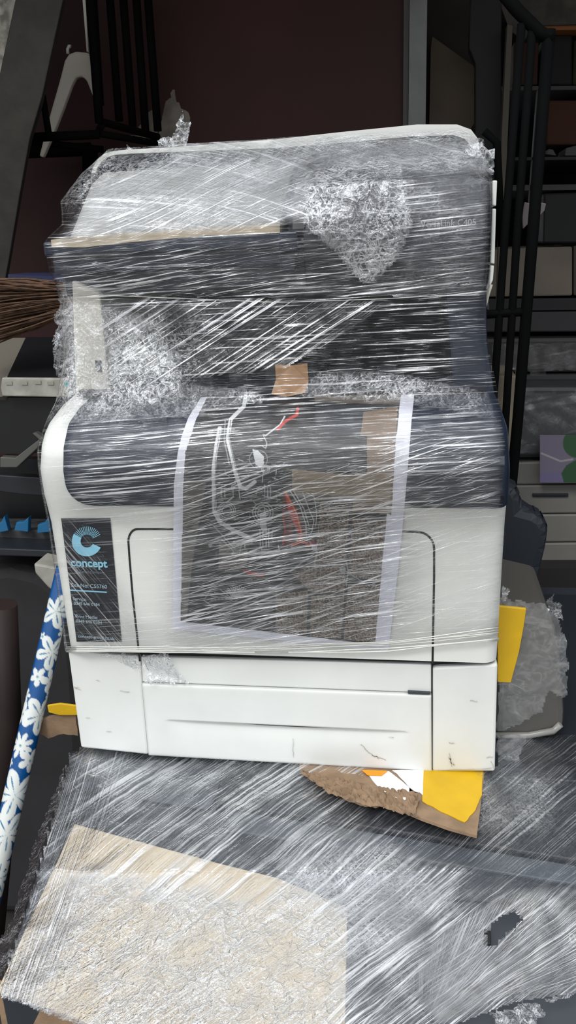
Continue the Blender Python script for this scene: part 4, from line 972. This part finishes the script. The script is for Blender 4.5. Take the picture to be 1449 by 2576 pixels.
for k, (a0, b0_) in enumerate(((2, 1325), (50, 1322), (108, 1326))):
    base_ = at(a0, b0_+14, .505)
    if proto is None:
        proto = MB().prism([(-.010, 0, 0), (.014, 0, 0), (.016, 0, .026), (.006, 0, .016), (-.006, 0, .014)], (0, .012, 0), .001).build('blue_clip', mat('blue_clip_plastic', (30, 104, 150), .5)); o_ = proto
    else: o_ = proto.copy(); COL.objects.link(o_)
    o_.location = tuple(base_); o_.rotation_euler[1] = (-.2, .1, -.1)[k]
    tag(o_, ('bright blue clip at the left end of the parts shelf, cut by the frame', 'bright blue clip in the middle of the three on the parts shelf', 'bright blue clip nearest the printer on the parts shelf')[k], 'clip', cgrp)
wb = MB().prism([at(a, b, .42) for a, b in ((84, 1418), (150, 1430), (152, 1500), (120, 1478), (88, 1442))], (0, .05, 0), .003).build('white_casing', mat('dirty_white_plastic', (176, 174, 164))); tag(wb, 'dirty white casing corner below the parts shelf, touching the printer', 'casing')
# big dark bag
V = []; nb = 40
bagp = [(-120, 1440), (20, 1425), (90, 1440), (150, 1478), (185, 1560), (200, 1700), (210, 1900), (150, 2300), (-120, 2300)]
P_ = quadpts(bagp, .50); 
bgm = MB(); bgm.prism(P_, (0, .16, 0), .02); bag = bgm.build('fabric_bag', mat('dark_grey_fabric', (52, 50, 52), .9, nscale=6, namt=.2, bump=.4, bscale=40), smooth=False); tag(bag, 'large dark grey fabric bag standing behind the blue flowered pole', 'bag')
rp_ = MB().tube([at(8, 1520, .30), at(22, 1850, .30), at(-20, 2350, .30)], .02, 14).build('wooden_stick', mat('reddish_brown_wood', (40, 27, 24), .7, nscale=20, namt=.2)); tag(rp_, 'blurry reddish brown wooden upright at the lower left frame edge', 'post')

# ------------------------------------------------------------------ background, right
litw = MB().prism([at(a, b, 1.08) for a, b in ((1088, 92), (1194, 168), (1199, 300), (1180, 330), (1080, 330), (1084, 120))], (0, .02, 0)).build('lit_wall_panel', mat('lit_brown_wall', (96, 84, 70), .8, nscale=12, namt=.12)); tag(litw, 'lit part of the brown wall, built as a lighter panel, between the white post and the gate', 'board')  # lit wall area as a lighter slab; its slanting top edge is the shadow line
dk = MB().prism([at(a, b, 1.0) for a, b in ((1186, -60), (1262, -60), (1262, 520), (1196, 520), (1196, 160), (1180, 120))], (0, .04, 0), .002).build('gate_post', mat('near_black_paint', (13, 12, 12), .7)); tag(dk, 'thick black gate post beside the lit wall panel', 'post')
op = MB().prism([at(a, b, .96) for a, b in ((1276, 60), (1290, 64), (1272, 470), (1256, 1000), (1244, 1000), (1262, 330))], (0, .03, 0), .001).build('olive_pole', mat('olive_brown_paint', (70, 64, 54), .7)); tag(op, 'thin olive brown upright pole behind the gate bars', 'pole')
Gt = thing('metal_gate', 'black metal bar gate standing open at the right of the printer', 'gate', at(1300, 1290, .62))
for pts in ([(1312, 60, .62), (1268, 620, .62), (1238, 1060, .62), (1190, 1700, .62)], [(1340, 62, .62), (1300, 600, .62), (1266, 1150, .62), (1225, 1700, .62)], [(1382, 74, .62), (1336, 640, .62), (1302, 1060, .62), (1268, 1420, .62), (1240, 1700, .62)]):
    wd = .006 if pts[0][0] < 1350 else .0085
    MB().tube([at(*p_) for p_ in pts], wd, 10).build('gate_bar', m_black, Gt)
for pts, r in (([(1255, -30, .62), (1300, 25, .62), (1358, 82, .62), (1390, 100, .62)], .009), ([(1210, 792, .62), (1325, 784, .62)], .0065), ([(1218, 330, .7), (1250, 360, .7), (1262, 620, .7)], .006)): MB().tube([at(*p_) for p_ in pts], r, 8).build('gate_rail', m_black, Gt)
cb = MB().prism([at(a, b, 1.25) for a, b in ((1262, -80), (1560, -80), (1560, 58), (1340, 64), (1300, 30))], (0, .15, 0)).build('trim_4', m_conc); struct(cb, 'grey concrete beam')
ob = MB().prism([at(a, b, 1.26) for a, b in ((1340, 65), (1560, 60), (1560, 74), (1345, 76))], (0, .05, 0)).build('trim_5', mat('orange_paint', (150, 92, 40), .6)); struct(ob, 'orange painted strip under the beam')
Rk = thing('storage_shelves', 'tall dark storage shelves behind the gate at the right', 'shelf', at(1400, 1480, 1.45))
m_shf = mat('dark_shelf_metal', (30, 30, 32), .6); m_shl = mat('pale_shelf_edge', (64, 64, 64), .6)
for y0, y1, m__ in ((218, 228, m_shl), (396, 404, m_shf), (466, 480, m_shl), (752, 782, m_shf), (944, 962, m_shl)):
    MB().prism([at(a, b, 1.30) for a, b in ((1230, y0), (1620, y0-4), (1620, y1-4), (1230, y1))], (0, .45, 0)).build('shelf_board', m__, Rk)
MB().prism([at(a, b, 1.76) for a, b in ((1200, 60), (1700, 60), (1700, 1500), (1180, 1500))], (0, .02, 0)).build('back_panel', mat('dark_panel', (30, 27, 26), .9), Rk)
MB().prism([at(a, b, 1.30) for a, b in ((1352, 226), (1363, 226), (1340, 520), (1330, 520))], (0, .02, 0)).build('upright', m_shl, Rk)
def goods(name, pl, y, dep, m_, label, cat, grp=None, bev=.004):
    o = MB().prism([at(a, b, y) for a, b in pl], (0, dep, 0), bev).build(name, m_); return tag(o, label, cat, grp)
m_ob = mat('orange_brown_box', (78, 42, 26), .8, nscale=5, namt=.2)
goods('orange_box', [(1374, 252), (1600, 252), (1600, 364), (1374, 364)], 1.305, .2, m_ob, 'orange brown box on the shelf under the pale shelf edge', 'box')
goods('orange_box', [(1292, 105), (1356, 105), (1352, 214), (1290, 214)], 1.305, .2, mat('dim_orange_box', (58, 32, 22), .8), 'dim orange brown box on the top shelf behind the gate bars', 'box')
goods('black_box', [(1372, 85), (1440, 85), (1440, 214), (1368, 214)], 1.305, .2, mat('near_black_paint', (13, 12, 12)), 'black box on the top shelf right of the gate', 'box')
goods('green_box', [(1444, 100), (1600, 100), (1600, 214), (1440, 214)], 1.305, .2, mat('olive_green_box', (50, 50, 26), .8, nscale=60, namt=.4), 'olive green edge of a box on the top shelf at the frame edge', 'box')
goods('grey_bundle', [(1372, 388), (1380, 374), (1392, 376), (1400, 392)], 1.305, .1, mat('bundle_grey', (84, 84, 86), .7), 'small rounded grey bundle standing under the orange brown box', 'bundle', None, .002)
goods('grey_bundle', [(1420, 392), (1424, 372), (1449, 366), (1600, 372), (1600, 392)], 1.305, .1, mat('bundle_grey', (84, 84, 86)), 'grey bundle at the right frame edge under the orange brown box', 'bundle', None, .002)
goods('dark_case', [(1368, 486), (1600, 480), (1600, 612), (1365, 612)], 1.305, .2, mat('dark_case', (12, 13, 16), .6), 'dark case on the shelf above the grey carton', 'case')
# pale scraps hanging on the gate
for pl, lb in (([(1320, 508), (1334, 512), (1332, 560), (1316, 576), (1314, 545)], 'larger pale plastic scrap hanging between the gate bars'), ([(1354, 508), (1374, 512), (1370, 530), (1356, 545), (1352, 530)], 'smaller pale plastic scrap hanging right of the gate bars')):
    goods('plastic_scrap', pl, .66, .006, mat('scrap_grey', (120, 112, 112), .4), lb, 'scrap', None, .001)
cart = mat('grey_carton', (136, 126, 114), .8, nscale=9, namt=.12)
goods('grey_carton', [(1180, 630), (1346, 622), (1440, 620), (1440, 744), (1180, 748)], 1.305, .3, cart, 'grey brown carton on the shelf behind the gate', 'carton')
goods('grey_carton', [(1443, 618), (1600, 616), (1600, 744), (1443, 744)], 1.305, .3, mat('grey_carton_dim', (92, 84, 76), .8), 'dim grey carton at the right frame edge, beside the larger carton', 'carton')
goods('dark_box', [(1200, 786), (1600, 780), (1600, 834), (1200, 836)], 1.305, .3, mat('dark_box_grey', (62, 60, 62), .7), 'low dark grey box between the carton and the wrapped machine', 'box')
# wrapped machines on the lower shelves
def wrapped(pl, y, label, seed, col, filmpl, dens):
    t = thing('wrapped_machine', label, 'machine', at(1400, pl[-1][1], y)); MB().prism([at(a, b, y) for a, b in pl], (0, .3, 0), .01).build('casing', mat('casing_%d' % seed, col, .5), t)
    crumple('plastic_wrap', filmpl, y-.015, film_mat('far_film_%d' % seed, haze=.06, streak=.25, gloss=.08, fA=(3, 60), fB=(8, 200), crs=40, gs=.15), t, seed=seed, dens=dens, cr_=.3, n=40, amp=.008, ang=12); return t
wrapped([(1190, 850), (1600, 846), (1600, 936), (1190, 940)], 1.305, 'dark wrapped machine on the shelf above the pale shelf edge', 51, (60, 56, 56), [(1230, 854), (1600, 852), (1600, 942), (1300, 944), (1230, 944)], .7)
wrapped([(1230, 972), (1600, 972), (1600, 1150), (1215, 1155)], 1.20, 'wrapped dark machine below the pale shelf edge, behind the coloured picture', 52, (58, 60, 62), [(1230, 978), (1600, 978), (1600, 1146), (1230, 1150)], .7)
goods('carton_stack', [(1215, 945), (1300, 945), (1288, 1140), (1205, 1140)], 1.0, .15, mat('tan_grey_carton', (120, 112, 96), .8, nscale=10, namt=.1), 'narrow tan grey carton seen between the gate bars next to the printer', 'carton')
# coloured picture sheet
gxp, gyp = np.meshgrid(np.linspace(1358, 1560, 120), np.linspace(1094, 1214, 80)); pp = Paint(gxp, gyp, (118, 110, 128)); pp.poly([(1358, 1190), (1560, 1180), (1560, 1214), (1358, 1214)], (112, 106, 140))
pp.disc(1452, 1115, 36, (56, 88, 60)); pp.poly([(1418, 1214), (1412, 1190), (1425, 1170), (1460, 1150), (1520, 1170), (1520, 1214)], (50, 84, 56)); pp.line([(1362, 1140), (1410, 1160), (1440, 1155)], 4, (160, 158, 160))
Vp = np.array([[at(a, b, 1.172) for a, b in zip(r1, r2)] for r1, r2 in zip(gxp, gyp)]).reshape(-1, 3)
pic = mesh_obj('picture_sheet', Vp, grid_faces(120, 80), attr_mat('picture_print', .5), cols=pp.C.reshape(-1, 3)); pic.modifiers.new('s', 'SOLIDIFY').thickness = .001; tag(pic, 'purple and green printed sheet on the front of the stacked pale machine at the right', 'print')
pm = thing('pale_machine', 'pale grey machine with stacked drawers under the coloured sheet at the right', 'machine', at(1400, 1430, 1.2))
m_pg = mat('pale_grey_casing', (134, 132, 126), .5, nscale=6, namt=.1)
for k, pl in enumerate(([(1250, 1164), (1600, 1158), (1600, 1216), (1250, 1220)], [(1230, 1222), (1600, 1218), (1600, 1290), (1230, 1294)], [(1230, 1296), (1600, 1292), (1600, 1362), (1230, 1366)], [(1230, 1368), (1600, 1364), (1600, 1428), (1240, 1430)])):
    MB().prism([at(a, b, 1.20) for a, b in pl], (0, .35, 0), .004).build(('upper_casing', 'drawer', 'drawer', 'drawer')[k], m_pg, pm)
MB().prism([at(a, b, 1.195) for a, b in ((1340, 1242), (1430, 1242), (1430, 1250), (1340, 1250))], (0, .01, 0), .001).build('drawer_grip', m_grmD, pm)
# dark rounded chair back
chb = MB().prism([at(a, b, .36) for a, b in ((1200, 1215), (1282, 1220), (1300, 1228), (1312, 1250), (1314, 1282), (1345, 1290), (1368, 1304), (1380, 1326), (1380, 1350), (1374, 1385), (1362, 1430), (1352, 1500), (1345, 1600), (1200, 1600))], (0, .05, 0), .012).build('chair_back', mat('dark_blue_black_cloth', (30, 35, 42), .6)); 
tag(chb, 'dark blue-black rounded chair back right behind the printer', 'chair')
dfl = MB().prism([at(a, b, 1.0) for a, b in ((1200, 1430), (1800, 1430), (1900, 2100), (1200, 2100))], (0, .05, 0)).build('dark_cabinet', mat('dark_cabinet', (40, 37, 36), .7)); tag(dfl, 'dark cabinet standing on the floor under the pale machine at the right', 'cabinet')
